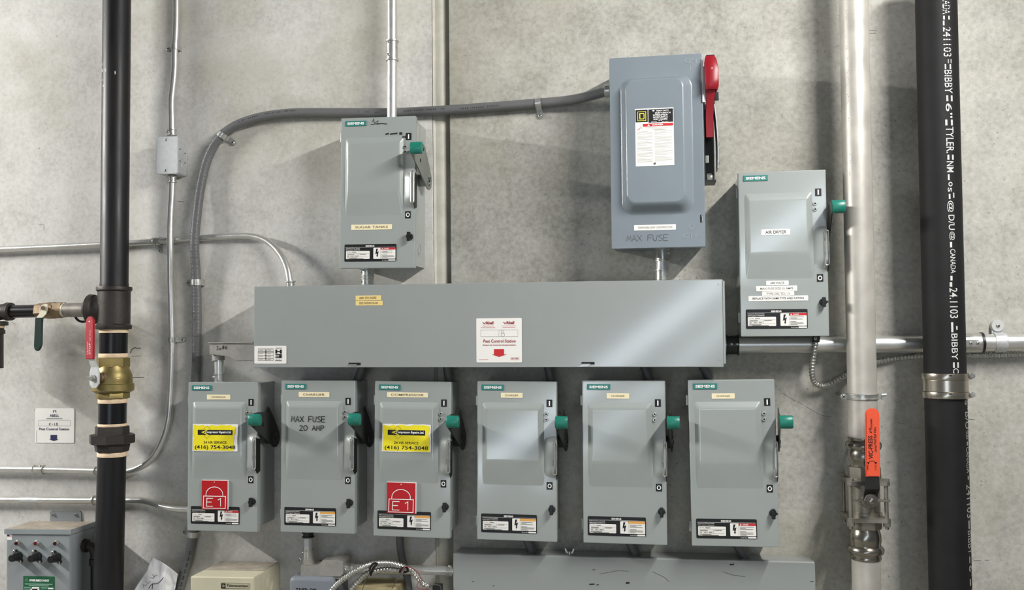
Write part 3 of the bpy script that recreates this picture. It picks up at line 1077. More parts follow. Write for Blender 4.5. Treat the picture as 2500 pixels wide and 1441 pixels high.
# ------------------------------------------------------------------ the blue-grey heavy duty switch with the red handle
def heavy_switch():
    d = .17
    root, W, H = wall_root('safety_switch', 'large blue grey heavy duty safety switch with a red handle standing above the trough', 'safety switch', ((1488, 144), (1716, 127), (1722, 604), (1492, 607)), d)
    X, Z = frame(root, W, H)
    b = MB()
    b.box(-W / 2 + .002, W / 2 - .004, -d + .012, 0, .010, H - .002, .003)
    b.build('enclosure', M_PAINTB, root, False)
    q = MB()
    q.box(-W / 2, W / 2, -d, -d + .02, 0, H, .003)
    o = (X(.115), X(.885), Z(.83), Z(.108))
    i_ = (X(.19), X(.775), Z(.765), Z(.142))
    rings = []
    h = .026
    for t, e in ((0, -.004), (0, 0), (.08, .01), (.25, .12), (.45, .42), (.62, .72), (.8, .92), (.92, .985), (1, 1)):
        x0, x1, z0, z1 = [a + (c - a) * t for a, c in zip(o, i_)]
        rings.append([(p[0], -d - h * e, p[1]) for p in rr(x0, x1, z0, z1, .030 - .008 * t, 8)])
    q.quadloft(rings, True, True)
    door = q.build('door', M_PAINTB, root, False, ang=50)
    m = MB()
    m.text('ON', X(.81), X(.94), Z(.050), Z(.025), -d - .0006, .0)
    m.text('OFF', X(.76), X(.93), Z(.955), Z(.93), -d - .0006, .0)
    m.rect(X(.868), X(.876), Z(.09), Z(.063), -d - .0006)
    m.ribbon(_arc(X(.855), Z(.895), .0065, .0065, 0, 345, 16), .002, -d - .0006, True)
    m.build('pressed_lettering', mat('pressed_letter_enamel', '90989e', .35), door, False)
    # label
    yl = -d - h
    x0, x1, z0, z1 = X(.275), X(.682), Z(.585), Z(.288)
    w, hh = x1 - x0, z1 - z0
    fx = lambda t: x0 + t * w
    fz = lambda t: z1 - t * hh
    m = MB()
    m.box(x0, x1, yl - .0008, yl + .0002, z0, z1)
    lb = m.build('warning_label', M_PLABEL, root, False)
    y = yl - .0012
    m = MB()
    m.rect(fx(.015), fx(.33), fz(.235), fz(.02), y)
    m.rect(fx(.35), fx(.985), fz(.25), fz(.02), y)
    m.build('black_panel', M_BLACK, lb, False)
    m = MB()
    y2 = y - .0004
    m.ribbon([(fx(.07), fz(.21)), (fx(.28), fz(.21)), (fx(.28), fz(.055)), (fx(.07), fz(.055))], .0014, y2, True)
    m.ribbon([(fx(.125), fz(.18)), (fx(.225), fz(.18)), (fx(.235), fz(.165)), (fx(.235), fz(.10)), (fx(.225), fz(.085)), (fx(.125), fz(.085))], .0022, y2, True)
    m.build('emblem', M_GOLDP, lb, False)
    m = MB()
    for t, s_, a, c in ((.035, 'HEAVY DUTY', .56, .88), (.075, 'SAFETY SWITCH', .52, .92), (.112, 'INTERRUPTEUR', .47, .85), (.148, 'DE SECURITE A', .47, .85), (.184, 'FORT CALIBRE', .48, .84)):
        m.text(s_, fx(a), fx(c), fz(t + .026), fz(t), y2, .03)
    m.text('60 A', fx(.61), fx(.70), fz(.228), fz(.212), y2, .02)
    m.text('600 VAC', fx(.42), fx(.57), fz(.246), fz(.234), y2, .02)
    m.text('600 VDC', fx(.70), fx(.86), fz(.246), fz(.234), y2, .02)
    m.poly(_arc(fx(.48), fz(.045), .003, .002, 0, 330, 11), y2)
    m.build('lettering', M_WHITE, lb, False)
    m = MB()
    m.rect(fx(.20), fx(.985), fz(.315), fz(.268), y)
    m.ribbon([(fx(.05), fz(.37)), (fx(.13), fz(.335)), (fx(.09), fz(.385))], .0012, y)
    m.ribbon([(fx(.12), fz(.305)), (fx(.18), fz(.345))], .0008, y)
    m.build('danger_bar', M_REDP, lb, False)
    m = MB()
    m.text('DANGER', fx(.45), fx(.73), fz(.306), fz(.277), y2, .03)
    m.poly([(fx(.32), fz(.308)), (fx(.38), fz(.308)), (fx(.35), fz(.275))], y2)
    m.build('danger_lettering', M_WHITE, lb, False)
    m = MB()
    rnd = random.Random(5)
    for i in range(29):
        t = .40 + i * .0193
        if i % 5 != 3:
            m.rect(fx(.04), fx(.45 - .2 * rnd.random() * (i % 3 == 0)), fz(t + .005), fz(t), y)
        if i % 6 != 5:
            m.rect(fx(.50), fx(.96 - .2 * rnd.random() * (i % 2 == 0)), fz(t - .018), fz(t - .023), y)
    for i in range(3):
        m.rect(fx(.25 + .1 * i), fx(.97 - .12 * i), fz(.338 + i * .018), fz(.333 + i * .018), y)
    m.build('fine_print', mat('pale_fine_print', 'b4b3ac', .6), lb, False)
    m = MB()
    m.poly(_arc(fx(.49), fz(.96), .0035, .0026, 180, 380, 10), y2)
    m.ribbon([(fx(.47), fz(.945)), (fx(.52), fz(.94))], .001, y2)
    m.build('maker_mark', M_BLACK, lb, False)
    tape_label(root, d, X, Z, (.245, .69, .880, .908), 'TEMP PANEL NEW CONSTRUCTION', M_PLABEL, M_GREYINK, 0, (.09, .3))
    m = MB()
    hand(m, 'MAX FUSE', X(.165), X(.605), Z(.963), Z(.932), -d - .0006, .0012, .15)
    m.build('handwriting', M_PENCIL, root, False)
    m = MB()
    m.rrect(X(.945), X(.97), Z(.875), Z(.835), -d - .0005, -d, .002)
    s_ = m.build('latch_slot', M_HOLE, root, False)
    m = MB()
    m.ribbon([(X(.962), Z(.838)), (X(.968), Z(.85)), (X(.965), Z(.873))], .0015, -d - .001)
    m.build('latch_tongue', M_ZINC, s_, False)
    # operating mechanism on the right side
    xr = W / 2
    m = MB()
    m.box(xr - .003, xr + .0015, -d - .004, -d + .03, Z(.258), Z(.03), .001)
    m.box(xr + .0005, xr + .006, -d - .002, -d + .012, Z(.258), Z(.07), .001)
    m.build('guard_flange', M_GALV, root, False)
    # black bracket: open box
    m = MB()
    m.box(xr - .003, xr + .031, -d + .095, -d + .10, Z(.655), Z(.22))
    m.box(xr - .003, xr + .031, -d + .03, -d + .10, Z(.655), Z(.648))
    m.box(xr + .001, xr + .004, -d + .02, -d + .10, Z(.655), Z(.25))
    br = m.build('handle_bracket', M_BLACKP, root, False)
    # curved outer plate
    m = MB()
    ring = []
    n = 14
    for i in range(n + 1):
        t = i / n
        z = Z(.225 + (.59 - .225) * t)
        x = xr + .024 + .011 * math.sin(PI * (.12 + .88 * t) * .62)
        ring.append([(x, -d + .012 + .01 * (1 - math.sin(PI * t)), z), (x + .0025, -d + .012 + .01 * (1 - math.sin(PI * t)), z), (x + .0025, -d + .085, z), (x, -d + .085, z)])
    m.quadloft(ring)
    m.build('side_plate', M_GALV, br, False)
    m = MB()
    for v in (.46, .555):
        m.lathe((xr + .034, -d + .035, Z(v)), (xr + .041, -d + .035, Z(v)), [(0, .008), (.7, .0075), (1, .004)], 14)
    m.build('rivet', M_ARM, br, False)
    m = MB()
    m.ellcyl((xr + .008, -d + .05, Z(.63)), (xr + .022, -d + .05, Z(.63)), .012, .006, (0, 0, 1))
    m.build('spring', M_ARM, br, False)
    m = MB()
    m.box(xr + .004, xr + .013, -d + .03, -d + .04, Z(.56), Z(.52), .002)
    m.build('stop_block', M_ARM, br, False)
    # red handle
    m = MB()
    y0 = -d - .016
    lv = [(.025, .007, .030, 0), (.045, .0045, .034, .006), (.10, .004, .0385, .014), (.155, .0045, .0385, .012), (.19, .0055, .038, .013), (.203, .008, .034, .008)]
    m.quadloft([[(xr + a, y0 + .03, Z(v)), (xr + a, y0 + .004 - e, Z(v)), (xr + a + (b_ - a) * .2, y0 - e, Z(v)), (xr + a + (b_ - a) * .8, y0 - e, Z(v)), (xr + b_, y0 + .004 - e, Z(v)), (xr + b_, y0 + .03, Z(v))] for v, a, b_, e in lv])
    m.quadloft([[(xr + a, y0 + .05, Z(v)), (xr + a, y0 + e, Z(v)), (xr + b_, y0 + e, Z(v)), (xr + b_, y0 + .05, Z(v))] for v, a, b_, e in ((.19, .007, .031, .0), (.24, .008, .028, .010), (.33, .006, .025, .026), (.43, .007, .024, .034))])
    hd = m.build('handle', M_RED, root, False, ang=45)
    m = MB()
    m.box(xr + .008, xr + .030, y0 + .002, y0 + .03, Z(.026), Z(.019), .002)
    m.box(xr + .028, xr + .040, y0 + .018, y0 + .032, Z(.245), Z(.205), .002)
    m.build('handle_cap', M_BLACKP, hd, False)
    screw_head(hd, (xr + .0215, y0 - .0135, Z(.10)), .0028, m=M_PINK, world=False)
    return root


heavy_switch()


# ------------------------------------------------------------------ the long trough
def long_trough():
    d = .165
    root, W, H = wall_root('wireway_trough', 'long grey wiring trough with a white pest control sticker across the middle of the wall', 'wiring trough', ((621, 704), (1764, 677), (1767, 894), (618, 900)), d)
    mx = W / 1147.0

    def X(px):
        return -W / 2 + (px - 619.5) * mx

    def Zp(px, py):
        t = (px - 619.5) / 1147.0
        top, bot = 704 - 27 * t, 900 - 6 * t
        return H * (1 - (py - top) / (bot - top))
    b = MB()
    b.box(-W / 2 + .004, W / 2 + .003, -d + .012, 0, .004, H - .002, .002)
    body = b.build('trough_body', M_PAINT2, root, False)
    b = MB()
    b.box(W / 2 + .0005, W / 2 + .006, -d + .006, -d + .03, .008, H - .004, .001)
    b.box(X(1443), X(1490), -d + .02, -d + .04, H - .003, H + .0015)
    b.build('end_flange', M_PAINT2, body, False)
    b = MB()
    b.box(-W / 2, W / 2, -d, -d + .014, 0, H, .0025)
    cv = b.build('cover', M_PAINT2, root, False)
    m = MB()
    for px in (1757,):
        for py in (690, 875):
            m.cyl((X(px), -d + .001, Zp(px, py)), (X(px), -d - .0012, Zp(px, py)), .003, .0022, 10)
    m.build('rivet', M_PAINT2, cv, False)
    # latches in the lower edge of the cover
    for px, py in ((882, 891), (1454, 887)):
        m = MB()
        m.rect(X(px - 15), X(px + 16), Zp(px, py + 2), Zp(px, py - 4), -d - .0004)
        s_ = m.build('latch_slot', M_HOLE, root, False)
        m = MB()
        m.box(X(px - 16), X(px + 6), -d - .003, -d - .0004, Zp(px, py + 2), Zp(px, py), .0006)
        m.poly([(X(px - 22), Zp(px, py + 7)), (X(px - 2), Zp(px, py + 7)), (X(px + 5), Zp(px, py + 2)), (X(px - 14), Zp(px, py + 2))], -d - .001)
        m.build('latch_clip', M_ZINC, s_, False)
    # two cream tape labels
    for q, tx in (((885, 950, 724, 736), '600V 3PH 3WIRE'), ((885, 954, 737, 748.5), 'FED FROM DS-8R')):
        x0, x1, z0, z1 = X(q[0]), X(q[1]), Zp(q[0], q[3]), Zp(q[0], q[2])
        m = MB()
        m.rrect(x0, x1, z0, z1, -d - .0008, -d, .001)
        o = m.build('tape_label', M_YTAPE, root, False)
        m = MB()
        m.text(tx, x0 + .011, x1 - .013, z0 + .0035, z1 - .0035, -d - .0012)
        m.build('lettering', M_INK, o, False)
    # maker sticker, stuck upside down
    x0, x1, z0, z1 = X(622), X(706), Zp(664, 890.5), Zp(664, 847.5)
    w, h = x1 - x0, z1 - z0
    fx = lambda t: x0 + t * w
    fz = lambda t: z1 - t * h
    m = MB()
    m.rrect(x0, x1, z0, z1, -d - .0008, -d, .0035)
    o = m.build('maker_sticker', M_PLABEL, root, False)
    y = -d - .0013
    m = MB()
    m.text('H', fx(.66), fx(.86), fz(.43), fz(.21), y, .05, 2)
    m.text('E', fx(.66), fx(.86), fz(.69), fz(.46), y, .05, 2)
    m.text('Hydel', fx(.66), fx(.86), fz(.87), fz(.75), y, .02, 2, .2)
    m.build('lettering', M_BLACK, o, False)
    m = MB()
    m.ribbon([(fx(.12), fz(.21)), (fx(.60), fz(.21)), (fx(.60), fz(.82)), (fx(.12), fz(.82))], .0009, y, True)
    for a in (.30, .37, .53, .70):
        m.rect(fx(.12), fx(.60), fz(a + .03), fz(a), y)
    m.rect(fx(.34), fx(.38), fz(.82), fz(.21), y)
    for a in (.245, .43, .605, .75):
        m.rect(fx(.16), fx(.27), fz(a + .02), fz(a), y)
        m.rect(fx(.42), fx(.52), fz(a + .025), fz(a), y)
    m.rect(fx(.12), fx(.6), fz(.145), fz(.125), y)
    m.rect(fx(.66), fx(.86), fz(.145), fz(.11), y)
    m.build('fine_print', M_GREYINK, o, False)
    # pest control sticker
    x0, x1, z0, z1 = X(1187), X(1297.5), Zp(1242, 885), Zp(1242, 776.5)
    w, h = x1 - x0, z1 - z0
    m = MB()
    m.rrect(x0, x1, z0, z1, -d - .0008, -d, .003)
    o = m.build('pest_control_sticker', M_PLABEL, root, False)
    m = MB()
    for a in (.145, .60):
        m.text('Abell', fx(a + .06), fx(a + .24), fz(.14), fz(.07), y, .03, 0, .1)
        m.ribbon([(fx(a), fz(.085)), (fx(a + .035), fz(.13)), (fx(a + .08), fz(.075))], .0016, y)
    m.text('Pest Control Station', fx(.16), fx(.865), fz(.55), fz(.48), y, .015)
    m.text('Station de Controle Antiparasitaire', fx(.145), fx(.87), fz(.63), fz(.59), y, .02)
    m.text('ISO 9002', fx(.77), fx(.925), fz(.93), fz(.895), y, .02)
    m.build('lettering', M_MAROON, o, False)
    m = MB()
    m.text('Pest Control', fx(.145), fx(.38), fz(.19), fz(.155), y)
    m.text('Controle Antiparasitaire', fx(.55), fx(.88), fz(.185), fz(.16), y)
    m.rect(fx(.10), fx(.42), fz(.218), fz(.205), y)
    m.rect(fx(.58), fx(.86), fz(.212), fz(.20), y)
    m.ribbon([(fx(.755), fz(.945)), (fx(.94), fz(.945)), (fx(.94), fz(.882)), (fx(.755), fz(.882))], .0004, y, True)
    m.rect(fx(.06), fx(.265), fz(.935), fz(.925), y)
    m.build('fine_print', M_PINK, o, False)
    m = MB()
    m.poly([(fx(.39), fz(.70)), (fx(.61), fz(.70)), (fx(.61), fz(.82)), (fx(.68), fz(.815)), (fx(.50), fz(.875)), (fx(.33), fz(.815)), (fx(.39), fz(.82))], y)
    m.build('arrow', M_REDP, o, False)
    m = MB()
    m.ribbon([(fx(.10), fz(.265)), (fx(.915), fz(.265)), (fx(.915), fz(.415)), (fx(.10), fz(.415))], .0005, y, True)
    m.ribbon([(fx(.505), fz(.27)), (fx(.49), fz(.41))], .0005, y)
    m.ribbon(_arc(fx(.575), fz(.305), .0034, .0042, 60, 400, 12), .0007, y)
    m.ribbon(_arc(fx(.585), fz(.375), .0048, .0052, 100, 440, 12), .0008, y)
    m.build('handwriting', M_GREYINK, o, False)


long_trough()


def lower_trough():
    d = .085
    root, W, H = wall_root('wireway_trough', 'lower grey wiring trough with scratches and a wing nut below the row of switches', 'wiring trough', ((1108, 1351), (1989, 1373), (1996, 1560), (1105, 1546)), d)
    b = MB()
    b.box(-W / 2 + .003, W / 2 - .003, -d + .01, 0, .004, H - .003, .002)
    b.build('trough_body', M_PAINT2, root, False)
    b = MB()
    b.box(-W / 2, W / 2, -d, -d + .02, 0, H, .004, 3)
    cv = b.build('cover', M_PAINT2, root, False)
    m = MB()
    X = lambda t: -W / 2 + t * W
    for a, b_, z, w in ((.39, .405, .073, .003), (.41, .417, .074, .0022), (.492, .502, .067, .005), (.40, .407, .035, .002), (.775, .787, .012, .004), (.985, .995, .05, .0015), (.115, .12, .085, .002), (.055, .062, .075, .0015)):
        m.ribbon([(X(a), H - z), (X(b_), H - z + .001)], w, -d - .0004)
    m.build('scratch', M_DARKM, cv, False)
    m = MB()
    m.ribbon([(X(.42), H - .045), (X(.47), H - .035), (X(.50), H - .036)], .0007, -d - .0004)
    m.ribbon([(X(.565), H - .035), (X(.60), H - .05), (X(.61), H - .06)], .0008, -d - .0004)
    m.ribbon([(X(.755), H - .03), (X(.78), H - .038), (X(.815), H - .042)], .0008, -d - .0004)
    m.build('scratch', M_DARKM, cv, False)
    # wing nut on top, near the front edge
    m = MB()
    cx, cy, cz = X(.334), -d + .022, H
    m.cyl((cx, cy, cz), (cx, cy, cz + .007), .0055, .0045, 14)
    for s_ in (-1, 1):
        m.quadloft([[(cx + s_ * a, cy - .0012, cz + z), (cx + s_ * b_, cy - .0012, cz + z + e), (cx + s_ * b_, cy + .0012, cz + z + e), (cx + s_ * a, cy + .0012, cz + z)] for a, b_, z, e in ((.003, .0055, .002, -.001), (.006, .0095, .007, -.003), (.009, .0125, .013, -.002), (.0105, .0125, .015, 0))])
    m.build('wing_nut', M_ZINC, root, False)


lower_trough()


# ------------------------------------------------------------------ conduits
def path(pts):
    return [P(*q) for q in pts]


def single(name, mb, m, label, cat, group=None, **k):
    return tag(mb.build(name, m, None, True, **k), label, cat, group)


def strap(label, c, dvec, r, ear, group='conduit straps on the wall', two=False, w=.014):
    """one-hole strap: a band round a conduit running along dvec, its ear to the side 'ear' flat on the wall"""
    c = v3(c)
    dvec = v3(dvec).normalized()
    ear = (v3(ear) - dvec * v3(ear).dot(dvec)).normalized()
    out = Vector((0, -1, 0))
    th = .0022
    prof = []
    R = r + th
    for i in range(13):
        a = PI * 1.0 * i / 12
        prof.append((-math.cos(a) * R, math.sin(a) * R, -math.cos(a) * r, math.sin(a) * r))
    m = MB()
    dep = -c.y         # distance to the wall
    rings = []
    def P3(e, o, s_):
        return c + ear * e + out * o + dvec * s_
    rows = [(-R, -(dep - .0005), -r, -(dep - .0005))] + [(p[0], p[1], p[2], p[3]) for p in prof]
    rows += [(R, -(dep - .0045), r, -(dep - .0015))]
    for e1, o1, e2, o2 in rows:
        rings.append([P3(e1, o1, -w / 2), P3(e1, o1, w / 2), P3(e2, o2, w / 2), P3(e2, o2, -w / 2)])
    m.quadloft(rings)
    L = R + .017
    pts = []
    base = [(r, -w / 2), (L, -w / 2)] + [(L + w / 2 * math.cos(math.radians(a)), w / 2 * math.sin(math.radians(a))) for a in (-60, -30, 0, 30, 60)] + [(L, w / 2), (r, w / 2)]
    lo = [P3(e, -(dep - .001), s_) for e, s_ in base]
    hi = [P3(e, -(dep - .0045), s_) for e, s_ in base]
    m.quadloft([lo, hi])
    o = single('conduit_strap', m, M_ZINC, label, 'strap', group)
    q = c + ear * L
    screw_head(o, (q.x, -.0045, q.z), .0052, name='screw', m=M_ZINC, h=.004)
    return o


def coupling(parent, p0, p1, r, screws=(), lip=.0022, name='coupling', m=None, sr=.0032, sdir=None):
    p0, p1 = v3(p0), v3(p1)
    k = MB()
    R = r + .0018
    L = (p1 - p0).length
    e = min(.2, .003 / L)
    k.lathe(p0, p1, [(0, r), (0, R + lip), (e, R + lip), (e * 1.4, R), (1 - e * 1.4, R), (1 - e, R + lip), (1, R + lip), (1, r)], 24)
    o = k.build(name, m or M_ZINC, parent, True)
    for t in screws:
        dd = v3(sdir) if sdir else Vector((-.45, -.9, 0))
        ax = (p1 - p0).normalized()
        dd = (dd - ax * dd.dot(ax)).normalized()
        c = p0.lerp(p1, t) + dd * (R - .0005)
        s = MB()
        s.lathe(c, c + dd * .005, [(0, sr), (.8, sr), (1, sr * .6)], 10)
        so = s.build('set_screw', M_ZINC, o, True)
        s = MB()
        s.lathe(c + dd * .0052, c + dd * .0055, [(0, sr * .35), (1, sr * .35)], 8)
        s.build('slot', M_HOLE, so, True)
    return o


R_EMT = .0098
YW = -.019
# A: comes down from the top left, offsets forward and ends in the small box
m = MB()
m.tube(path([(430, -60, YW), (430, 60, YW), (427, 120, YW), (426, 170, YW), (423, 205, -.022), (419, 245, -.028), (419.5, 290, -.03), (420, 328, -.03)]), R_EMT, 18)
A_ = single('conduit', m, M_EMT, 'thin steel conduit coming down from above into the small galvanised box', 'conduit')
coupling(A_, P(419.7, 316, -.03), P(420, 331, -.03), R_EMT, (.4,), name='connector', sdir=(-1, -.25, 0))
strap('conduit strap on the thin conduit above the small galvanised box', P(427, 116, YW), (0, 0, 1), R_EMT, (-1, 0, 0))


def junction_box():
    d = .058
    root, W, H = wall_root('junction_box', 'small galvanised junction box with a blank cover on the left part of the wall', 'junction box', ((380.5, 334), (433, 334), (435, 425), (383, 425)), d)
    b = MB()
    b.rrect(-W / 2 + .001, W / 2 - .001, .001, H - .001, -d + .002, -.001, .006)
    body = b.build('box_body', M_GALV, root, False, ang=60)
    k = MB()
    for z in (.25, .52, .8):
        k.tube([(W / 2 - .0008, -d * .45 + .009 * math.cos(a * PI / 12), H * z + .009 * math.sin(a * PI / 12)) for a in range(22)], .0008, 6, smooth=False)
    k.build('knockout', M_GALV, body, False)
    k = MB()
    for y, z in ((-d * .75, .36), (-d * .75, .68), (-d * .25, .36), (-d * .25, .62)):
        k.cyl((W / 2 - .001, y, H * z), (W / 2 - .0004, y, H * z), .0024, seg=10)
    k.build('screw_hole', M_HOLE, body, False)
    c = MB()
    c.rrect(-W / 2, W / 2, 0, H, -d - .002, -d + .004, .0055, .0016)
    cv = c.build('cover', mat('bright_galvanised_cover', 'd4d7d9', .45, .15, var=.06, vscale=70), root, False)
    for z in (.09, .915):
        screw_head(cv, (-.002, -d - .002, H * z), .0042, world=False)
    # small side flange behind on the right
    return root


junction_box()
# B: from the box down, past everything, and round to the left edge
m = MB()
m.tube(path([(421, 431, -.03), (420, 470, -.028), (417, 520, -.03), (415.5, 570, -.032), (416, 625, -.031), (416.5, 700, -.022), (418, 760, YW), (420, 860, YW), (417, 960, YW), (411, 1030, YW), (396, 1080, YW), (366, 1125, YW), (325, 1148, YW), (280, 1151, YW), (200, 1149, YW), (100, 1147, YW), (-80, 1145, YW)]), R_EMT, 18)
B_ = single('conduit', m, M_EMT, 'thin steel conduit running down from the small galvanised box and bending out to the left', 'conduit')
coupling(B_, P(421, 430, -.03), P(420.6, 446, -.03), R_EMT, (), lip=.0015, name='connector')
coupling(B_, P(82, 1146.5, YW), P(107, 1147.2, YW), R_EMT, (.2, .8), name='coupling', sdir=(0, -.6, 1))
coupling(B_, P(233, 1150, YW), P(252, 1151, YW), R_EMT, (), name='coupling')
strap('conduit strap on the thin conduit, level with the lower edge of the long trough', P(419.3, 830, YW), (0, 0, 1), R_EMT, (1, 0, 0))
# C: from the left edge into the top of the long trough
m = MB()
m.tube(path([(-80, 612, YW), (100, 604.5, YW), (250, 597, YW), (330, 592.5, -.015), (395, 588.5, -.0102), (480, 582, -.0102), (540, 578.5, -.013), (615, 577, -.02), (652, 589, -.028), (684, 620, -.04), (701, 655, -.05), (707, 685, -.055), (709, 703, -.055)]), R_EMT * .97, 18)
C_ = single('conduit', m, M_EMT, 'thin steel conduit from the left edge bending down into the top of the long trough', 'conduit')
coupling(C_, P(708.5, 687, -.055), P(709.5, 704, -.055), R_EMT, (), name='connector', lip=.004)
coupling(C_, P(374, 589.8, -.0112), P(382, 589.3, -.0108), R_EMT, (), name='coupling', lip=.001)
strap('conduit strap on the conduit left of where the two vertical lines cross it', P(388, 589, -.0102), (1, 0, .05), R_EMT, (0, 0, -1), w=.012)
# D: from the left edge into the left end of the switch row
m = MB()
m.tube(path([(-80, 1221, YW), (0, 1221, YW), (120, 1221.5, YW), (230, 1222, YW), (310, 1222, YW), (345, 1223, -.022), (372, 1229, -.034), (400, 1238, -.046), (430, 1243, -.052), (470, 1245, -.052)]), R_EMT * 1.02, 18)
D_ = single('conduit', m, M_EMT, 'thin steel conduit from the left edge into the left side of the end switch', 'conduit')
coupling(D_, P(228, 1222, YW), P(247, 1222, YW), R_EMT, (), name='coupling', lip=.0035)
k = MB()
p, q = P(51, 1221.2, YW), P(96, 1221.4, YW)
k.lathe(p, q, [(0, R_EMT + .0005), (1, R_EMT + .0005)], 20, False)
k.build('paper_label', M_GALV, D_, True)
# E: vertical conduit into the top of the SUGAR TANKS switch
YE = -.055
m = MB()
m.tube(path([(957.5, -60, YE), (957.5, 130, YE), (957, 300, YE)]), .0142, 24, smooth=False)
E_ = single('conduit', m, M_EMT, 'thick steel conduit coming straight down into the SUGAR TANKS switch', 'conduit')
coupling(E_, P(957.5, 100, YE), P(957.3, 149, YE), .0142, (.12, .75), lip=.003, sr=.004, sdir=(-.4, -1, 0))

# grey flexible conduit: from the heavy switch over to the left and down behind the end switch
FL = [(1490, 223, -.05), (1470, 226, -.05), (1430, 237, -.045), (1380, 246, -.03), (1314, 252, -.021), (1240, 258, -.019), (1100, 268, -.018), (958, 275, -.018), (820, 275, -.018), (700, 277, -.019), (620, 290, -.021), (566, 312, -.022), (533, 340, -.022), (508, 385, -.022), (491, 450, -.025), (479, 540, -.035), (475, 600, -.036), (478, 660, -.026), (480, 700, -.022), (481, 780, -.020), (480, 880, -.019), (477, 960, -.019), (475, 1100, -.019), (473, 1230, -.019), (470, 1305, -.019), (463, 1350, -.019), (450, 1400, -.022), (434, 1460, -.03), (415, 1530, -.04)]
m = MB()
m.tube(path(FL), .0134, 20, step=.006)
F_ = single('flexible_conduit', m, M_FLEX, 'grey flexible conduit curving from the red handled switch over and down the wall', 'flexible conduit')
fp = spline(path(FL), .006)
# the ribs that show on the outside of the bend and down the left side
seg_ = [p for p in fp if p.x < P(560, 315, 0).x and p.z > P(480, 930, 0).z]
m = MB()
m.tube(seg_, .0136, 20, rib=.014, pitch=.0042, smooth=False)
m.build('ribbed_jacket', M_FLEX, F_, True)
seg2 = [p for p in fp if p.z < P(470, 1300, 0).z]
m = MB()
m.tube(seg2, .0136, 20, rib=.014, pitch=.0042, smooth=False)
m.build('ribbed_jacket', M_FLEX, F_, True)
# printed line along the jacket
m = MB()
rnd = random.Random(2)
for x0, x1, dy in ((589, 600, -2), (603, 640, -2), (650, 668, -3), (672, 690, -3), (700, 722, -4), (724, 733, -4), (880, 886, 1), (893, 910, 1), (916, 930, 2), (990, 1010, 0), (1015, 1040, -1), (1044, 1070, -1), (1078, 1090, -1), (1125, 1150, 2), (1155, 1185, 2), (1192, 1222, 1)):
    n = max(1, int((x1 - x0) / 5))
    for i in range(n):
        xa = x0 + (x1 - x0) * i / n
        near = min(fp, key=lambda p: abs(p.x - P(xa, 280, -.02).x) + (5 if p.z < P(0, 420, 0).z else 0))
        q = near + Vector((0, -.0137, -.001 * dy * .9))
        hgt = .004 * (.6 + .4 * rnd.random())
        m.poly([(q.x, q.z - hgt / 2), (q.x + .003, q.z - hgt / 2), (q.x + .0032, q.z + hgt / 2), (q.x + .001, q.z + hgt / 2)], q.y)
seg3 = [p for p in fp if P(470, 1340, 0).z > p.z > P(440, 1436, 0).z]
for i, p in enumerate(seg3):
    if i % 3 != 2:
        q = p + Vector((.0065, -.0125, 0))
        m.poly([(q.x - .0025, q.z - .002), (q.x + .002, q.z - .0025), (q.x + .0025, q.z + .002), (q.x - .001, q.z + .0024)], q.y - .0008)
m.build('jacket_print', M_FLEXD, F_, True)
k = MB()
p = P(1481, 222, -.05)
k.lathe(p + Vector((-.007, 0, 0)), p + Vector((.012, 0, 0)), [(0, .0145), (.1, .0185), (.75, .0185), (.8, .016), (1, .016)], 12)
k.build('connector', M_ZINC, F_, True)
strap('conduit strap on the grey flexible conduit, left of the heavy duty switch', P(1314, 252, -.021), (1, 0, .08), .0136, (0, 0, -1), w=.016)
strap('conduit strap at the top of the left bend of the grey flexible conduit', P(543, 330, -.022), (-.62, 0, -.78), .0136, (.78, 0, -.62), w=.016)
strap('conduit strap on the grey flexible conduit, left of the long trough', P(479.5, 690, -.022), (0, 0, 1), .0140, (-1, 0, 0), w=.018)
strap('conduit strap on the grey flexible conduit just under the end switch', P(470, 1305, -.019), (.1, 0, 1), .0138, (-1, 0, 0), w=.016)


# nipples between boxes
def nipple(label, a, b, r, m, rings, screws, sdir, group=None, name='conduit_nipple'):
    k = MB()
    k.cyl(a, b, r, seg=22)
    o = single(name, k, m, label, 'conduit')
    a, b = v3(a), v3(b)
    for t0, t1 in rings:
        coupling(o, a.lerp(b, t0), a.lerp(b, t1), r, screws, lip=.0016, sdir=sdir, name='connector')
    return o


nipple('short steel conduit between the SUGAR TANKS switch and the long trough', P(897, 652, -.06), P(897, 704, -.06), .0155, M_ZINC, ((.1, .47), (.52, .95)), (.4,), (-.75, -.6, 0))
nipple('short steel conduit between the heavy duty switch and the long trough', P(1617, 600, -.065), P(1617, 690, -.065), .0165, M_GALV, ((.08, .42), (.66, .97)), (.35, .7), (.9, -.5, 0))
for lb, x0, y0, x1, y1 in (('short grey nipple under the long trough above the MAX FUSE switch', 884, 893, 868, 945), ('short grey nipple under the long trough above the third switch', 1092, 893, 1098, 945), ('short grey nipple under the long trough above the fourth switch', 1338, 890, 1348, 945), ('short grey nipple under the long trough above the fifth switch', 1572, 888, 1590, 945), ('short grey nipple under the long trough above the right end switch', 1716, 888, 1738, 945)):
    k = MB()
    k.tube([P(x0, y0, -.07), P(x0, y0 + 6, -.07), P(x1, y1 - 6, -.055), P(x1, y1, -.055)], .012, 16, smooth=False)
    single('conduit_nipple', k, M_FLEX, lb, 'conduit', None)
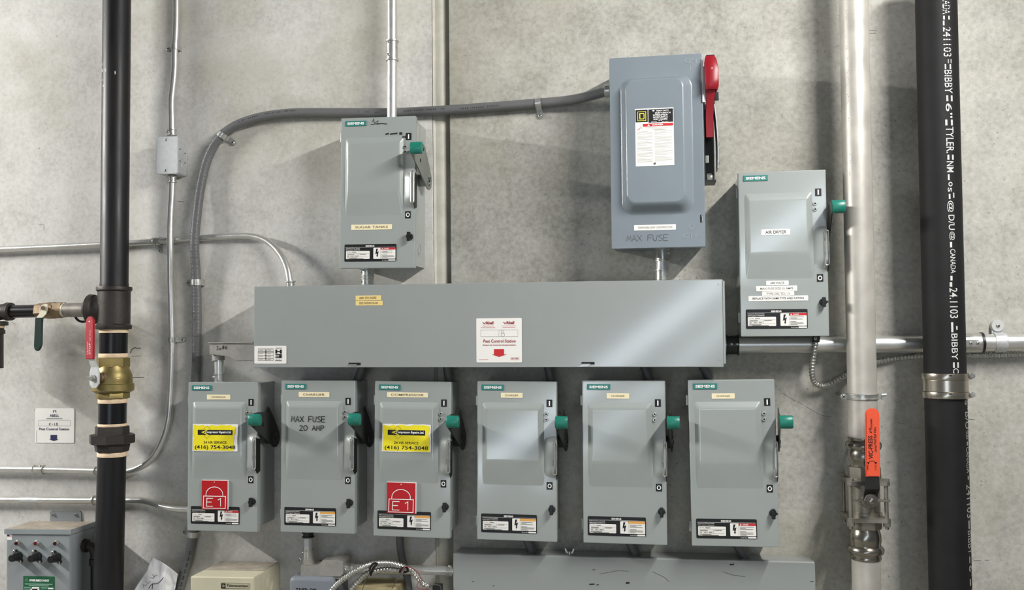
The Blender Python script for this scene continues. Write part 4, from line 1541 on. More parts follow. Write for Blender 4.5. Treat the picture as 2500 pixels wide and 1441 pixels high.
for lb, x0, y0, x1, y1 in (('short grey nipple from the fourth switch down to the lower trough', 1285, 1305, 1300, 1352), ('short grey nipple from the fifth switch down to the lower trough', 1535, 1312, 1553, 1360), ('short grey nipple from the right end switch down to the lower trough', 1797, 1318, 1820, 1368)):
    k = MB()
    k.tube([P(x0, y0, -.055), P(x0, y0 + 8, -.055), P(x1, y1 - 5, -.045), P(x1, y1, -.045)], .0125, 16, smooth=False)
    single('conduit_nipple', k, M_FLEX, lb, 'conduit', None)
k = MB()
k.tube(path([(976, 1300, -.05), (977, 1330, -.05), (981, 1360, -.045), (989, 1390, -.035), (996, 1420, -.03), (1000, 1500, -.03)]), .0105, 16)
single('flexible_conduit', k, M_FLEX, 'thin grey flexible conduit dropping from the third switch behind the steel pipe', 'flexible conduit')


# conduit bodies (cast elbows)
def elbow_left():
    y0, y1 = -.105, -.045
    pts = [(511, 839), (622, 840), (622, 881), (577, 882), (560, 869), (511, 866)]
    W = [P(a, b, y0) for a, b in pts]
    m = MB()
    m.prism([(p.x, p.z) for p in W], y0, y1, .0015)
    m.cyl(P(533, 864, -.075), P(533.5, 880, -.075), .0185, .018, 24)
    m.cyl(P(612, 860, -.075), P(632, 861, -.075), .017, .017, 20)
    o = single('elbow_fitting', m, M_CAST, 'cast elbow fitting with handwriting at the left end of the long trough', 'conduit fitting', ang=45)
    k = MB()
    a, b = P(509, 838.5, y0), P(617, 839, y0)
    k.box(a.x, b.x, y0 - .003, y1 + .006, a.z - .001, a.z + .003, .001)
    k.build('cover_plate', M_CAST, o, True)
    k = MB()
    a, b = P(528, 855, y0), P(560, 844, y0)
    hand(k, '3x', a.x, a.x + .016, a.z, a.z + .010, y0 - .0005, .0014)
    hand(k, '#6', a.x + .018, a.x + .034, a.z + .002, a.z + .013, y0 - .0005, .0014)
    k.build('handwriting', M_INKB, o, True)
    screw_head(o, P(517, 881, -.08), .004, d=(-1, -.3, 0))
    k = MB()
    k.cyl(P(535, 878, -.075), P(536, 940, -.075), .0135, seg=22)
    t = single('conduit_nipple', k, M_EMT, 'short steel conduit from the cast elbow down into the end switch', 'conduit')
    coupling(t, P(536, 912, -.075), P(536.3, 936, -.075), .0138, (.35,), lip=.002, sdir=(-.7, -.7, 0), name='connector')


elbow_left()


def elbow_low():
    y0, y1 = -.10, -.04
    pts = [(733, 1409), (734, 1382), (775, 1382), (786, 1369), (826, 1368), (838, 1372), (838, 1400), (831, 1409)]
    W = [P(a, b, y0) for a, b in pts]
    m = MB()
    m.prism(list(reversed([(p.x, p.z) for p in W])), y0, y1, .0015)
    m.cyl(P(754, 1385, -.07), P(753.5, 1364, -.07), .0175, .0155, 24)
    m.cyl(P(815, 1388, -.07), P(842, 1389, -.07), .0185, .0185, 22)
    o = single('elbow_fitting', m, M_CAST, 'cast elbow fitting below the MAX FUSE switch', 'conduit fitting', ang=45)
    k = MB()
    a, b = P(731, 1409, y0), P(833, 1411, y0)
    k.box(a.x, b.x, y0 - .003, y1, b.z - .0025, b.z, .001)
    k.build('cover_plate', M_CAST, o, True)
    screw_head(o, P(733, 1367, -.075), .0045, d=(-.5, -1, 0))
    k = MB()
    k.cyl(P(752.5, 1296, -.07), P(753.5, 1368, -.07), .0128, seg=22)
    t = single('conduit_nipple', k, M_GALV, 'short steel conduit between the MAX FUSE switch and the cast elbow', 'conduit')
    coupling(t, P(752.6, 1299, -.07), P(752.8, 1312, -.07), .0128, (), lip=.003, name='locknut', m=M_DARKM)
    coupling(t, P(753, 1340, -.07), P(753.4, 1364, -.07), .0128, (.35,), lip=.001, sdir=(-.8, -.5, 0), name='connector')
    k = MB()
    k.cyl(P(838, 1388.5, -.07), P(1112, 1394, -.07), .0125, seg=24)
    t = single('conduit', k, M_EMT, 'steel conduit from the lower cast elbow into the left end of the lower trough', 'conduit')
    coupling(t, P(838, 1388.5, -.07), P(861, 1389, -.07), .0135, (.4,), lip=.0012, sdir=(.1, -1, .1), name='connector')
    coupling(t, P(1094, 1393.6, -.07), P(1106, 1393.9, -.07), .013, (.4,), lip=.002, sdir=(0, -.5, .9), name='connector')


elbow_low()


# the big horizontal conduit on the right
def big_conduit():
    Y = -.035
    m = MB()
    m.tube(path([(1760, 843, Y), (1985, 842, Y), (2245, 840, Y), (2360, 838, Y), (2700, 834, Y)]), .0226, 28, smooth=False)
    o = single('conduit', m, M_EMT, 'big horizontal steel conduit running right from the long trough behind the pipes', 'conduit')
    coupling(o, P(1772, 843, Y), P(1803, 843, Y), .0226, (.4, .85), lip=.003, m=M_DARKM, name='connector', sdir=(0, -1, .1))
    coupling(o, P(2320, 838.8, Y), P(2396, 837.4, Y), .0235, (), lip=.0015)
    k = MB()
    p = P(2350, 838, Y)
    a, b = P(2351, 848, -.062), P(2389, 829, -.062)
    k.box(a.x, b.x, -.0645, -.055, a.z, b.z, .002)
    pl = k.build('screw_plate', M_ZINC, o, True)
    for px in (2370, 2387):
        screw_head(pl, P(px, 838, -.0645), .0042)
    k = MB()
    k.lathe(P(2393, 837.5, Y), P(2399, 837.4, Y), [(0, .0275), (1, .0275)], 28)
    k.build('gasket', M_BLACKP, o, True)
    # strap hung from a washer above
    k = MB()
    c = P(2440, 836.6, Y)
    k.lathe(c + Vector((-.014, 0, 0)), c + Vector((.014, 0, 0)), [(0, .0228), (0, .0246), (.1, .0252), (.9, .0252), (1, .0246), (1, .0228)], 28)
    w = P(2433, 796, -.006)
    k.box(w.x - .014, w.x + .014, -.012, -.001, c.z + .018, w.z, .002)
    k.cyl((w.x, -.012, w.z), (w.x, -.001, w.z), .0155, seg=24)
    s_ = single('conduit_strap', k, M_GALV, 'wide pipe strap with a large round washer on the big conduit, far right', 'strap')
    k = MB()
    k.lathe((w.x, -.012, w.z), (w.x, -.016, w.z), [(0, .0155), (.7, .0155), (1, .0145)], 28)
    k.build('washer', mat('white_washer', 'd8d8d6', .4, .4), s_, True)
    screw_head(s_, (w.x, -.016, w.z), .0048, name='bolt')


big_conduit()


# armoured cables
def armoured(label, pts, r=.0072, pitch=.0085, rib=.15, m=None, cat='cable', group=None):
    k = MB()
    k.tube(path(pts), r, 14, rib=rib, pitch=pitch, helix=False)
    return single('armoured_cable', k, m or M_ZINC, label, cat, group)


o = armoured('armoured cable looping from the AIR DRYER switch away to the right', [(1993, 815, -.07), (1991, 838, -.07), (1987, 860, -.068), (1983, 890, -.06), (1983, 915, -.05), (1991, 937, -.035), (2010, 943, -.03), (2040, 930, -.025), (2066, 915, -.02), (2100, 895, -.012), (2140, 884, -.011), (2180, 876, -.011), (2250, 869, -.011), (2320, 867, -.011), (2400, 867, -.011), (2520, 864, -.011), (2620, 862, -.011)])
k = MB()
k.cyl(P(1993, 820, -.07), P(1992, 836, -.07), .0105, .009, 14)
cn = k.build('connector', M_DARKM, o, True)
screw_head(cn, P(1991, 826.5, -.081), .0045)
c1 = armoured('armoured cable arching from the small blue grey box, upper of the pair', [(800, 1470, -.11), (812, 1440, -.115), (838, 1415, -.12), (865, 1397, -.12), (895, 1382, -.118), (925, 1376, -.115), (955, 1376, -.112), (982, 1383, -.112), (1003, 1392, -.112), (1016, 1404, -.115), (1027, 1420, -.12), (1040, 1430, -.122), (1049, 1434, -.122)])
c2 = armoured('armoured cable arching from the small blue grey box, lower of the pair', [(842, 1480, -.105), (858, 1440, -.108), (876, 1418, -.108), (893, 1402, -.108), (912, 1396, -.108), (940, 1391, -.105), (975, 1393, -.102), (990, 1396, -.102)])
k = MB()
k.tube(path([(905, 1405, -.128), (903, 1388, -.132), (910, 1377, -.132), (921, 1376, -.129), (912, 1388, -.131), (905, 1405, -.128)]), .003, 8)
single('cable_tie', k, M_BLACKP, 'black tie binding the two armoured cables at the left of their arch', 'cable tie')
k = MB()
k.tube(path([(976, 1398, -.122), (980, 1389, -.126), (992, 1385, -.126), (996, 1395, -.122), (985, 1398, -.122)]), .003, 8)
single('cable_tie', k, M_BLACKP, 'black tie at the right end of the two bundled armoured cables', 'cable tie')
k = MB()
k.tube(path([(980, 1397, -.126), (990, 1384, -.13), (1008, 1388, -.13), (1021, 1400, -.128), (1026, 1411, -.128), (1020, 1424, -.13), (1018, 1434, -.13), (1026, 1438, -.13), (1044, 1440, -.128)]), .0013, 8)
single('wire', k, M_REDW, 'thin red wire over the end of the armoured cables', 'wire')
for lb, pts in (('thin bare wire hanging from the left cable tie', [(912, 1382, -.134), (900, 1402, -.134), (890, 1424, -.134), (882, 1448, -.134)]), ('thin bare wire hanging from the right cable tie', [(980, 1398, -.13), (970, 1414, -.13), (957, 1438, -.13)])):
    k = MB()
    k.tube(path(pts), .001, 6)
    single('wire', k, M_WIRE, lb, 'wire')
k = MB()
a, b = P(1056, 1446, -.122), P(1077, 1429, -.122)
k.box(a.x, b.x, -.125, -.10, a.z, b.z, .003)
o = single('cable_connector', k, M_BLACKP, 'black connector on the end of the armoured cables', 'connector')
k = MB()
k.tube(path([(1045, 1434, -.127), (1062, 1428, -.128), (1076, 1432, -.128), (1076, 1446, -.127)]), .0015, 8)
k.build('lead', M_WIRE, o, True)


# ------------------------------------------------------------------ pipe stacks
def lathe_px(mb, ax, prof, Y, seg=32, rot=0.0, cap=True):
    """turned shape about a near-vertical axis: prof holds (pixel row, radius in pixels)"""
    ya, yb = prof[0][0], prof[-1][0]
    rings = []
    d = (P(ax(yb + 20), yb + 20, Y) - P(ax(ya), ya, Y)).normalized()
    u = d.cross(Vector((0, 1, 0))).normalized()
    w = d.cross(u)
    for py, r in prof:
        c = P(ax(py), py, Y)
        R = r * mpp(ax(py), py, Y)
        rings.append([c + (u * math.cos(2 * PI * i / seg + rot) + w * math.sin(2 * PI * i / seg + rot)) * R for i in range(seg)])
    return mb.quadloft(rings, cap, cap)


def interp(tab):
    def f(y):
        for (a, xa), (b, xb) in zip(tab, tab[1:]):
            if y <= b:
                return xa + (xb - xa) * (y - a) / (b - a)
        (a, xa), (b, xb) = tab[-2:]
        return xa + (xb - xa) * (y - a) / (b - a)
    return f


AXL = interp([(0, 285.5), (440, 281.3), (700, 279), (1110, 273.5), (1441, 265)])
YL = -.085


def left_stack():
    m = MB()
    lathe_px(m, AXL, [(-90, 29.5), (690, 29.8), (694, 30.5), (703, 30.5)], YL)
    o = single('steel_pipe', m, M_PIPE, 'thick black steel pipe coming down from the top left to the tee', 'pipe')
    m = MB()
    rnd = random.Random(4)
    for px, py, a, b in ((266, 180, 3, 8), (277, 181, 3, 9), (298, 186, 2, 8), (267, 203, 2, 5), (270, 217, 4, 5), (265, 165, 2, 4), (273, 47, 2, 3)):
        c = P(px, py, YL)
        cx = P(AXL(py), py, YL).x
        R = 29.6 * mpp(280, py, YL) + .0004
        dx = c.x - cx
        yy = YL - math.sqrt(max(0, R * R - dx * dx)) - .0003
        s_ = mpp(280, py, YL)
        m.poly([(c.x + math.cos(i * PI / 4) * a * s_ * (.4 + .4 * rnd.random()), c.z + math.sin(i * PI / 4) * b * s_ * (.35 + .4 * rnd.random())) for i in range(8)], yy)
    m.build('paint_fleck', M_CHALK, o, True)
    # tee
    m = MB()
    lathe_px(m, AXL, [(701, 32), (701, 37.5), (703, 38), (709, 38), (711.5, 36), (713, 34.6), (752, 34.8), (791, 34.6), (793, 36), (795, 38), (802, 38), (804, 37), (804, 32)], YL, 36)
    c = P(278, 755, YL)
    R = mpp(278, 755, YL)
    ax = Vector((-1, -.10, 0)).normalized()
    m.lathe(c, c + ax * 66 * R, [(.1, 29 * R), (.56, 28 * R), (.62, 29.5 * R), (.66, 33 * R), (.82, 34 * R), (.84, 33 * R), (.85, 29 * R), (.93, 25 * R), (1.0, 19 * R)], 36)
    o = single('pipe_tee', m, M_IRON, 'black iron pipe tee on the thick black pipe at the left', 'pipe fitting', ang=32)
    m = MB()
    fm = lambda x, z: (x, YL - math.sqrt(max(0, (34.9 * R) ** 2 - (x - P(AXL(752), 752, YL).x) ** 2)) - .0004, z)
    a, b = P(246, 765, YL), P(256, 740, YL)
    m.text('2', a.x, a.x + .006, P(250, 756, YL).z, P(250, 747, YL).z, 0, .01, 1, 0, fm)
    m.text('7-1', b.x - .005, b.x + .001, P(250, 763, YL).z, P(250, 742, YL).z, 0, .01, 1, 0, fm)
    m.build('cast_lettering', M_PIPEB, o, True)
    # nipples with pale thread tape
    for lb, ya, yb, t0, t1 in (('short black pipe nipple between the tee and the brass valve', 804, 873, (804, 813), (863, 873)), ('short black pipe nipple between the brass valve and the union', 973, 1041, (972, 984), (1034, 1042))):
        m = MB()
        lathe_px(m, AXL, [(ya, 29.8), (yb, 29.8)], YL)
        o = single('pipe_nipple', m, M_PIPEB, lb, 'pipe')
        for q in (t0, t1):
            m = MB()
            lathe_px(m, AXL, [(q[0], 30.4), (q[0] + 1, 30.8), (q[1] - 1, 30.8), (q[1], 30.3)], YL)
            m.build('thread_tape', M_TAPE, o, True)
        if ya < 900:
            m = MB()
            m.tube([P(248.5, 806, YL - .034), P(254, 815, YL - .034), P(256, 824, YL - .034), P(260, 832, YL - .033)], .0016, 6)
            m.tube([P(255, 817, YL - .034), P(260, 822, YL - .034)], .0012, 6)
            m.build('tape_shred', M_TAPE, o, True)
    # brass ball valve
    root = thing('ball_valve', 'brass ball valve with a red lever on the thick black pipe', 'valve', P(AXL(972), 972, YL))
    m = MB()
    lathe_px(m, AXL, [(873, 30), (874, 34), (875, 35.5), (895, 35.5), (897, 34)], YL, 8, PI / 8)
    lathe_px(m, AXL, [(893, 33), (900, 34), (908, 37.5), (916, 40.5), (928, 41), (936, 41.5), (938, 44.5), (953, 44.8), (955, 43), (958, 37)], YL, 36)
    lathe_px(m, AXL, [(955, 35), (957, 36), (971, 36), (973, 34.5)], YL, 8, PI / 8)
    body = m.build('body', M_BRASS, root, True, ang=30)
    c = P(289, 921, YL)
    R = mpp(278, 921, YL)
    sd = Vector((-.4, -.92, 0)).normalized()
    m = MB()
    m.lathe(c + sd * 36 * R, c + sd * 57 * R, [(0, 13 * R), (.3, 13 * R), (.32, 11 * R), (.5, 11 * R), (.55, 12 * R), (.6, 10.5 * R), (.65, 12 * R), (.7, 10.5 * R), (.78, 11 * R), (1, 11 * R)], 22)
    m.build('stem_housing', M_OLDBRASS, root, True)
    # lever: plate square to the stem, rising and cranked outwards
    up = Vector((0, 0, 1))
    side = sd.cross(up).normalized()
    if side.x < 0:
        side = -side
    o0 = c + sd * 56 * R
    def plate(mb, pts, th, off=0.0):
        M = Matrix(((side.x, up.x, sd.x, o0.x + sd.x * off), (side.y, up.y, sd.y, o0.y + sd.y * off), (side.z, up.z, sd.z, o0.z + sd.z * off), (0, 0, 0, 1)))
        mb.prism_m([(a * R, b * R) for a, b in pts], th, M, .0006)
    m = MB()
    plate(m, [(-17, -14), (-8, -21), (8, -21), (17, -12), (17, 14), (12, 26), (-12, 26), (-17, 12)], .004)
    pv = [(-12, 24, 0), (12, 24, 0), (12, 50, 10), (-12, 50, 10)]
    q3 = [o0 + side * a * R + up * b * R + sd * cc * R for a, b, cc in pv]
    m.quadloft([q3, [p + sd * .004 for p in q3]])
    lv = m.build('lever', M_GALV, root, True)
    m = MB()
    g0 = [(-15, 36), (15, 36), (15, 133), (11, 141), (4, 145), (-4, 145), (-11, 141), (-15, 133)]
    # grip: the upright plate in vinyl, with its lower end following the crank
    M2 = o0 + sd * 10 * R
    MM = Matrix(((side.x, up.x, sd.x, M2.x), (side.y, up.y, sd.y, M2.y), (side.z, up.z, sd.z, M2.z), (0, 0, 0, 1)))
    m.prism_m([(a * R, (b + 8) * R) for a, b in [(-14, 34), (14, 34), (14, 116), (11, 123), (5, 127), (-5, 127), (-11, 123), (-14, 116)]], .007, MM, .0015)
    gp = m.build('grip', M_REDH, lv, True)
    ff = lambda x, z: tuple(M2 + side * x + up * z + sd * .0075)
    m = MB()
    m.text('PRESS', -7.5 * R, -3.5 * R, 52 * R, 80 * R, 0, .02, 3, 0, ff)
    m.ribbon([(0, 0), (0.0001, 0)], .00001, -5) if False else None
    m.text('STOP', -1 * R, 6 * R, 52 * R, 78 * R, 0, .05, 3, 0, ff)
    m.text('600 WOG', 1 * R, 6 * R, 82 * R, 106 * R, 0, .0, 3, 0, ff)
    m.build('lettering', M_PINK, gp, True)
    m = MB()
    hp = M2 + up * 124 * R + sd * .0072
    m.lathe(hp, hp + sd * .0006, [(0, .0022), (1, .0022)], 10)
    m.build('hole', M_WHITE, gp, True)
    m = MB()
    n0 = o0 + sd * .004
    m.lathe(n0, n0 + sd * .010, [(0, 8 * R), (.6, 8 * R), (.65, 5 * R), (1, 5 * R)], 6)
    k0 = n0 - side * 14 * R
    m.box(k0.x - .009, k0.x + .002, k0.y - .004, k0.y + .003, k0.z - .003, k0.z + .004, .001)
    m.build('nut', M_ZINC, lv, True)
    m = MB()
    fm = lambda x, z: (x, YL - math.sqrt(max(0, (41.6 * R) ** 2 - (x - P(AXL(921), 921, YL).x) ** 2)) - .0006, z)
    a = P(303, 931, YL)
    m.text('2', a.x, a.x + .010, a.z, a.z + .012, 0, .02, 0, 0, fm)
    m.build('cast_lettering', mat('brass_highlight', 'c9b376', .35, .8), body, True)
    # union
    m = MB()
    lathe_px(m, AXL, [(1040, 31), (1041, 36), (1060, 36.5), (1062, 34)], YL, 8, PI / 8)
    lathe_px(m, AXL, [(1060, 44), (1061.5, 49), (1081, 49), (1083, 45)], YL, 8, PI / 8 + .1)
    lathe_px(m, AXL, [(1081, 38), (1086, 38), (1101, 35.5), (1103, 33)], YL, 8, PI / 8)
    single('pipe_union', m, M_IRON, 'big octagonal black iron union below the brass valve', 'pipe fitting', ang=25)
    m = MB()
    lathe_px(m, AXL, [(1100, 30), (1560, 31.5)], YL)
    o = single('steel_pipe', m, M_PIPE, 'thick black steel pipe running down out of the frame from the union', 'pipe')
    m = MB()
    lathe_px(m, AXL, [(1103, 30.6), (1104, 31.2), (1112, 31.2), (1114, 30.5)], YL)
    m.build('thread_tape', M_TAPE, o, True)


left_stack()


def left_branch():
    """the branch running left from the tee, with its small valve"""
    Y = YL - .012
    R = mpp(100, 760, Y)
    V = lambda px, py, dy=0.0: P(px, py, Y + dy)
    m = MB()
    m.lathe(V(214, 757), V(152, 757.5), [(0, 15.5 * R), (1, 15.5 * R)], 24)
    o = single('pipe_nipple', m, M_RUST, 'short pale worn pipe nipple left of the tee', 'pipe')
    m = MB()
    m.lathe(V(160, 757.5), V(153, 757.5), [(0, 16 * R), (1, 16.5 * R)], 20)
    m.build('thread_tape', M_WBRKT, o, True)
    root = thing('ball_valve', 'small weathered brass valve with a dark green lever at the left edge', 'valve', V(125, 775))
    m = MB()
    m.lathe(V(157, 757.5), V(133, 758), [(0, 16 * R), (.05, 19 * R), (.95, 19.5 * R), (1, 18 * R)], 6, True, .4)
    m.lathe(V(136, 758), V(108, 759), [(0, 18 * R), (.3, 18.5 * R), (.7, 18 * R), (1, 16 * R)], 24)
    m.lathe(V(110, 759), V(92, 760), [(0, 17 * R), (.05, 18 * R), (.95, 18 * R), (1, 16 * R)], 6, True, .2)
    m.cyl(V(109, 755, -.01), V(107, 755, -.035), .009, seg=16)
    m.build('body', M_OLDBRASS, root, True, ang=30)
    yb = -.036
    m = MB()
    pts = [(99, 752), (103, 745), (110, 743), (118, 743), (117, 756), (114, 767), (104, 777), (88, 778), (93, 772), (98, 766)]
    W = [P(a, b, Y + yb) for a, b in pts]
    m.prism(list(reversed([(p.x, p.z) for p in W])), Y + yb - .003, Y + yb, .0006)
    lv = m.build('lever', M_WBRKT, root, True)
    m = MB()
    m.lathe(P(105, 752, Y + yb - .003), P(105, 752, Y + yb - .009), [(0, 5 * R), (.7, 5 * R), (.75, 2.8 * R), (1, 2.8 * R)], 6)
    m.build('nut', M_OLDBRASS, lv, True)
    m = MB()
    pts = [(88.5, 776), (106, 776), (103, 842), (102, 848), (99.5, 853), (96, 856.5), (92, 857.5), (88.5, 855), (86, 850.5), (85, 844)]
    W = [P(a, b, Y + yb) for a, b in pts]
    m.prism(list(reversed([(p.x, p.z) for p in W])), Y + yb - .006, Y + yb + .002, .002)
    m.build('grip', M_DGREEN, lv, True)
    m = MB()
    m.lathe(V(98, 759.5), V(16, 761), [(0, 14.3 * R), (1, 14.3 * R)], 24)
    o = single('steel_pipe', m, M_PIPEB, 'short black steel pipe between the small valve and the elbow at the left edge', 'pipe')
    m = MB()
    m.lathe(V(26, 761), V(8, 761.5), [(0, 14.8 * R), (1, 14.8 * R)], 24)
    m.build('rusty_thread', mat('rust_thread', '7b4f3b', .7, .2, var=.2), o, True)
    m = MB()
    m.tube([V(24, 761), V(8, 761.5), V(-12, 766), V(-24, 780), V(-26, 800)], 17.5 * R, 24)
    m.lathe(V(29, 761), V(16, 761.3), [(0, 17 * R), (.1, 20 * R), (.9, 20.5 * R), (1, 18 * R)], 24)
    m.lathe(V(-13, 785, .0), V(-13, 796, .0), [(0, 22 * R), (.1, 27.5 * R), (.9, 27.5 * R), (1, 24 * R)], 24)
    single('pipe_elbow', m, M_IRON, 'black iron elbow turning down at the left edge', 'pipe fitting')
    m = MB()
    m.lathe(V(-17, 795), V(-17, 900), [(0, 22 * R), (.1, 22 * R), (.11, 24.5 * R), (.2, 24.5 * R), (.21, 21 * R), (1, 21 * R)], 24)
    o = single('pipe_nipple', m, M_IRON, 'pipe below the elbow, just showing at the left edge', 'pipe')
    m = MB()
    m.lathe(V(-17, 796), V(-17, 801), [(0, 23.5 * R), (1, 23.5 * R)], 24)
    m.build('thread_tape', M_TAPE, o, True)
    m = MB()
    m.tube(path([(181, 768, -.05), (188, 780, -.05), (200, 786, -.05), (213, 783, -.05), (222, 772, -.05), (226, 760, -.045), (218, 752, -.03), (196, 752, -.03), (181, 768, -.05)]), .0036, 10)
    single('wire_loop', m, M_BLACKP, 'loop of black cable hanging behind the branch pipe beside the tee', 'cable')


left_branch()


# pale stainless pipe
AXS = lambda y: 2084 + .0219 * y
YS = -.115


def stainless_stack():
    m = MB()
    lathe_px(m, AXS, [(-90, 35.5), (1069, 36)], YS, 40)
    o = single('stainless_pipe', m, M_STAIN, 'pale stainless steel pipe coming down right of the AIR DRYER switch', 'pipe')
    m = MB()
    rnd = random.Random(8)
    R = mpp(2090, 300, YS)
    for i in range(34):
        if rnd.random() < .6:
            continue
        py = 20 + i * 14.5
        for k in range(2):
            cx = P(AXS(py), py, YS)
            dx = (-25 + 2.5 * rnd.random()) * R
            yy = YS - math.sqrt((35.7 * R) ** 2 - dx * dx) - .0005
            z = cx.z - k * .006
            m.poly([(cx.x + dx - .0012, z), (cx.x + dx + .0012, z), (cx.x + dx + .0012, z + .0012 + .003 * rnd.random()), (cx.x + dx - .0012, z + .003)], yy)
    m.build('faded_print', M_CHALKD, o, True)
    m = MB()
    lathe_px(m, AXS, [(1366, 35), (1560, 35)], YS, 40)
    single('stainless_pipe', m, M_STAIN, 'pale stainless steel pipe below the valve with the orange lever', 'pipe')
    # clamp
    R = mpp(2103, 968, YS)
    c = P(AXS(968), 968, YS)
    m = MB()
    for e in (-5.5, 5.5):
        z = c.z + e * R
        m.lathe((c.x, c.y, z - .0025), (c.x, c.y, z + .0025), [(0, 35.8 * R), (0, 38 * R), (.3, 39.5 * R), (.7, 39.5 * R), (1, 38 * R), (1, 35.8 * R)], 40)
    m.lathe((c.x, c.y, c.z - 5 * R), (c.x, c.y, c.z + 5 * R), [(0, 37.5 * R), (1, 37.5 * R)], 40)
    for s_ in (-1, 1):
        xs = [s_ * 36 * R, s_ * 54 * R]
        m.rrect(c.x + min(xs), c.x + max(xs), c.z - 7 * R, c.z + 7 * R, c.y - .004, c.y - .0005, 6 * R)
        m.rrect(c.x + min(xs), c.x + max(xs), c.z - 7 * R, c.z + 7 * R, c.y + .0005, c.y + .004, 6 * R)
    m.cyl((c.x + 40 * R, c.y + .0, c.z), (c.x + 40 * R, -.001, c.z), .004, seg=10)
    m.cyl((c.x - 40 * R, c.y + .0, c.z), (c.x - 40 * R, -.001, c.z), .004, seg=10)
    o = single('pipe_clamp', m, M_ZINC, 'zinc pipe clamp round the pale stainless pipe above the orange lever', 'clamp')
    screw_head(o, (c.x - 47 * R, c.y - .004, c.z), .0055, name='bolt')
    m = MB()
    m.cyl((c.x + 49 * R, c.y - .011, c.z - .004), (c.x + 49 * R, c.y + .010, c.z - .004), .0045, seg=8)
    m.cyl((c.x + 46 * R, c.y - .006, c.z + .004), (c.x + 57 * R, c.y - .006, c.z + .005), .003, seg=8)
    m.build('bolt', M_ZINC, o, True)
    # three-piece press valve
    ax = AXS
    root = thing('ball_valve', 'stainless three-piece valve with an orange lever on the pale pipe', 'valve', P(ax(1365), 1365, YS))
    bead = lambda y, r, R_: [(y - 10, r), (y - 8.5, r + 4), (y - 4, R_ - .8), (y, R_), (y + 4, R_ - .8), (y + 8.5, r + 4), (y + 10, r)]
    m = MB()
    lathe_px(m, ax, [(1068, 36.6), (1069, 38), (1073, 38), (1075, 37)] + bead(1087, 37.5, 44.5) + [(1101, 37.8), (1104, 39), (1118, 39), (1123, 37.5), (1128, 33.5), (1137, 33), (1141, 36), (1143, 37)], YS, 40)
    m.build('press_end', M_STAINM, root, True)
    m = MB()
    lathe_px(m, ax, [(1138, 34), (1139, 41), (1164, 41), (1168, 40), (1170, 40)], YS, 8, PI / 8)
    lathe_px(m, ax, [(1268, 41), (1286, 41), (1290, 38), (1291, 34)], YS, 8, PI / 8)
    R = mpp(2110, 1220, YS)
    c0, c1 = P(ax(1174), 1174, YS), P(ax(1263), 1263, YS)
    corner = 43 * R
    for c in (c0, c1):
        t = 5.5 * R
        k = []
        for sx, sy in ((1, 1), (-1, 1), (-1, -1), (1, -1)):
            pass
        # plate: square with lobed corners and hollowed sides
        pts = []
        for q in range(4):
            a0 = PI / 4 + q * PI / 2
            cx, cy = math.copysign(corner, math.cos(a0)), math.copysign(corner, math.sin(a0))
            for i in range(7):
                a = a0 - PI / 2 + PI * i / 6
                pts.append((cx + 9.5 * R * math.cos(a), cy + 9.5 * R * math.sin(a)))
            am = a0 + PI / 4
            pts.append((43 * R * math.cos(am), 43 * R * math.sin(am)))
        Mx = Matrix(((1, 0, 0, c.x), (0, 1, 0, c.y), (0, 0, 1, c.z - t), (0, 0, 0, 1)))
        m.prism_m(pts, 2 * t, Mx, .001)
    lathe_px(m, ax, [(1178, 36), (1182, 36), (1182, 34), (1248, 34), (1248, 36), (1260, 36)], YS, 36)
    cm = (c0 + c1) / 2
    m.lathe(cm, cm + Vector((0, -.050, 0)), [(0, 18 * R), (.7, 17 * R), (.9, 16 * R), (1, 14 * R)], 20)
    m.box(cm.x + 15 * R, cm.x + 52 * R, cm.y - corner - 5 * R, cm.y - corner + 3 * R, cm.z + 1 * R, cm.z + 7 * R, .001)
    m.box(cm.x - 36 * R, cm.x - 10 * R, cm.y - 42 * R, cm.y - 34 * R, cm.z + 0 * R, cm.z + 6 * R, .001)
    m.build('body', M_STAINC, root, True, ang=35)
    for sx in (-1, 1):
        for sy in (-1, 1):
            b = MB()
            x0, y0 = c0.x + sx * corner, c0.y + sy * corner
            x1, y1 = c1.x + sx * corner, c1.y + sy * corner
            zt, zb = c0.z + 5.5 * R, c1.z - 5.5 * R
            b.cyl((x0, y0, zt), (x1, y1, zb - 16 * R), 5 * R, seg=14)
            b.cyl((x0, y0, zt), (x0, y0, zt + 6.5 * R), 9 * R, seg=6)
            b.lathe((x1, y1, zb), (x1, y1, zb - 10 * R), [(0, 9.5 * R), (.9, 9.5 * R), (1, 8 * R)], 6)
            b.build('bolt', M_STAINC, root, True, ang=30)
    m = MB()
    lathe_px(m, ax, [(1288, 34), (1294, 35), (1300, 37), (1308, 38.5), (1320, 38.5), (1327, 37)] + bead(1342, 37.5, 45) + [(1356, 37), (1358, 37), (1361, 38), (1364, 37.5), (1366, 35.5)], YS, 40)
    m.build('press_end', M_STAINM, root, True)
    # lever
    yh = YS - .062
    n = P(2126, 1223, yh)
    m = MB()
    m.lathe((n.x, yh + .014, n.z), (n.x, yh - .002, n.z), [(0, 17 * R), (1, 17 * R)], 24)
    m.lathe((n.x, yh - .002, n.z), (n.x, yh - .009, n.z), [(0, 15.5 * R), (1, 15 * R)], 6)
    m.lathe((n.x, yh - .009, n.z), (n.x, yh - .013, n.z), [(0, 7.5 * R), (.8, 7 * R), (1, 5.5 * R)], 12)
    m.build('stem_nut', M_STAINM, root, True, ang=30)
    m = MB()
    a, b = P(2110, 1206, yh), P(2144, 1190, yh)
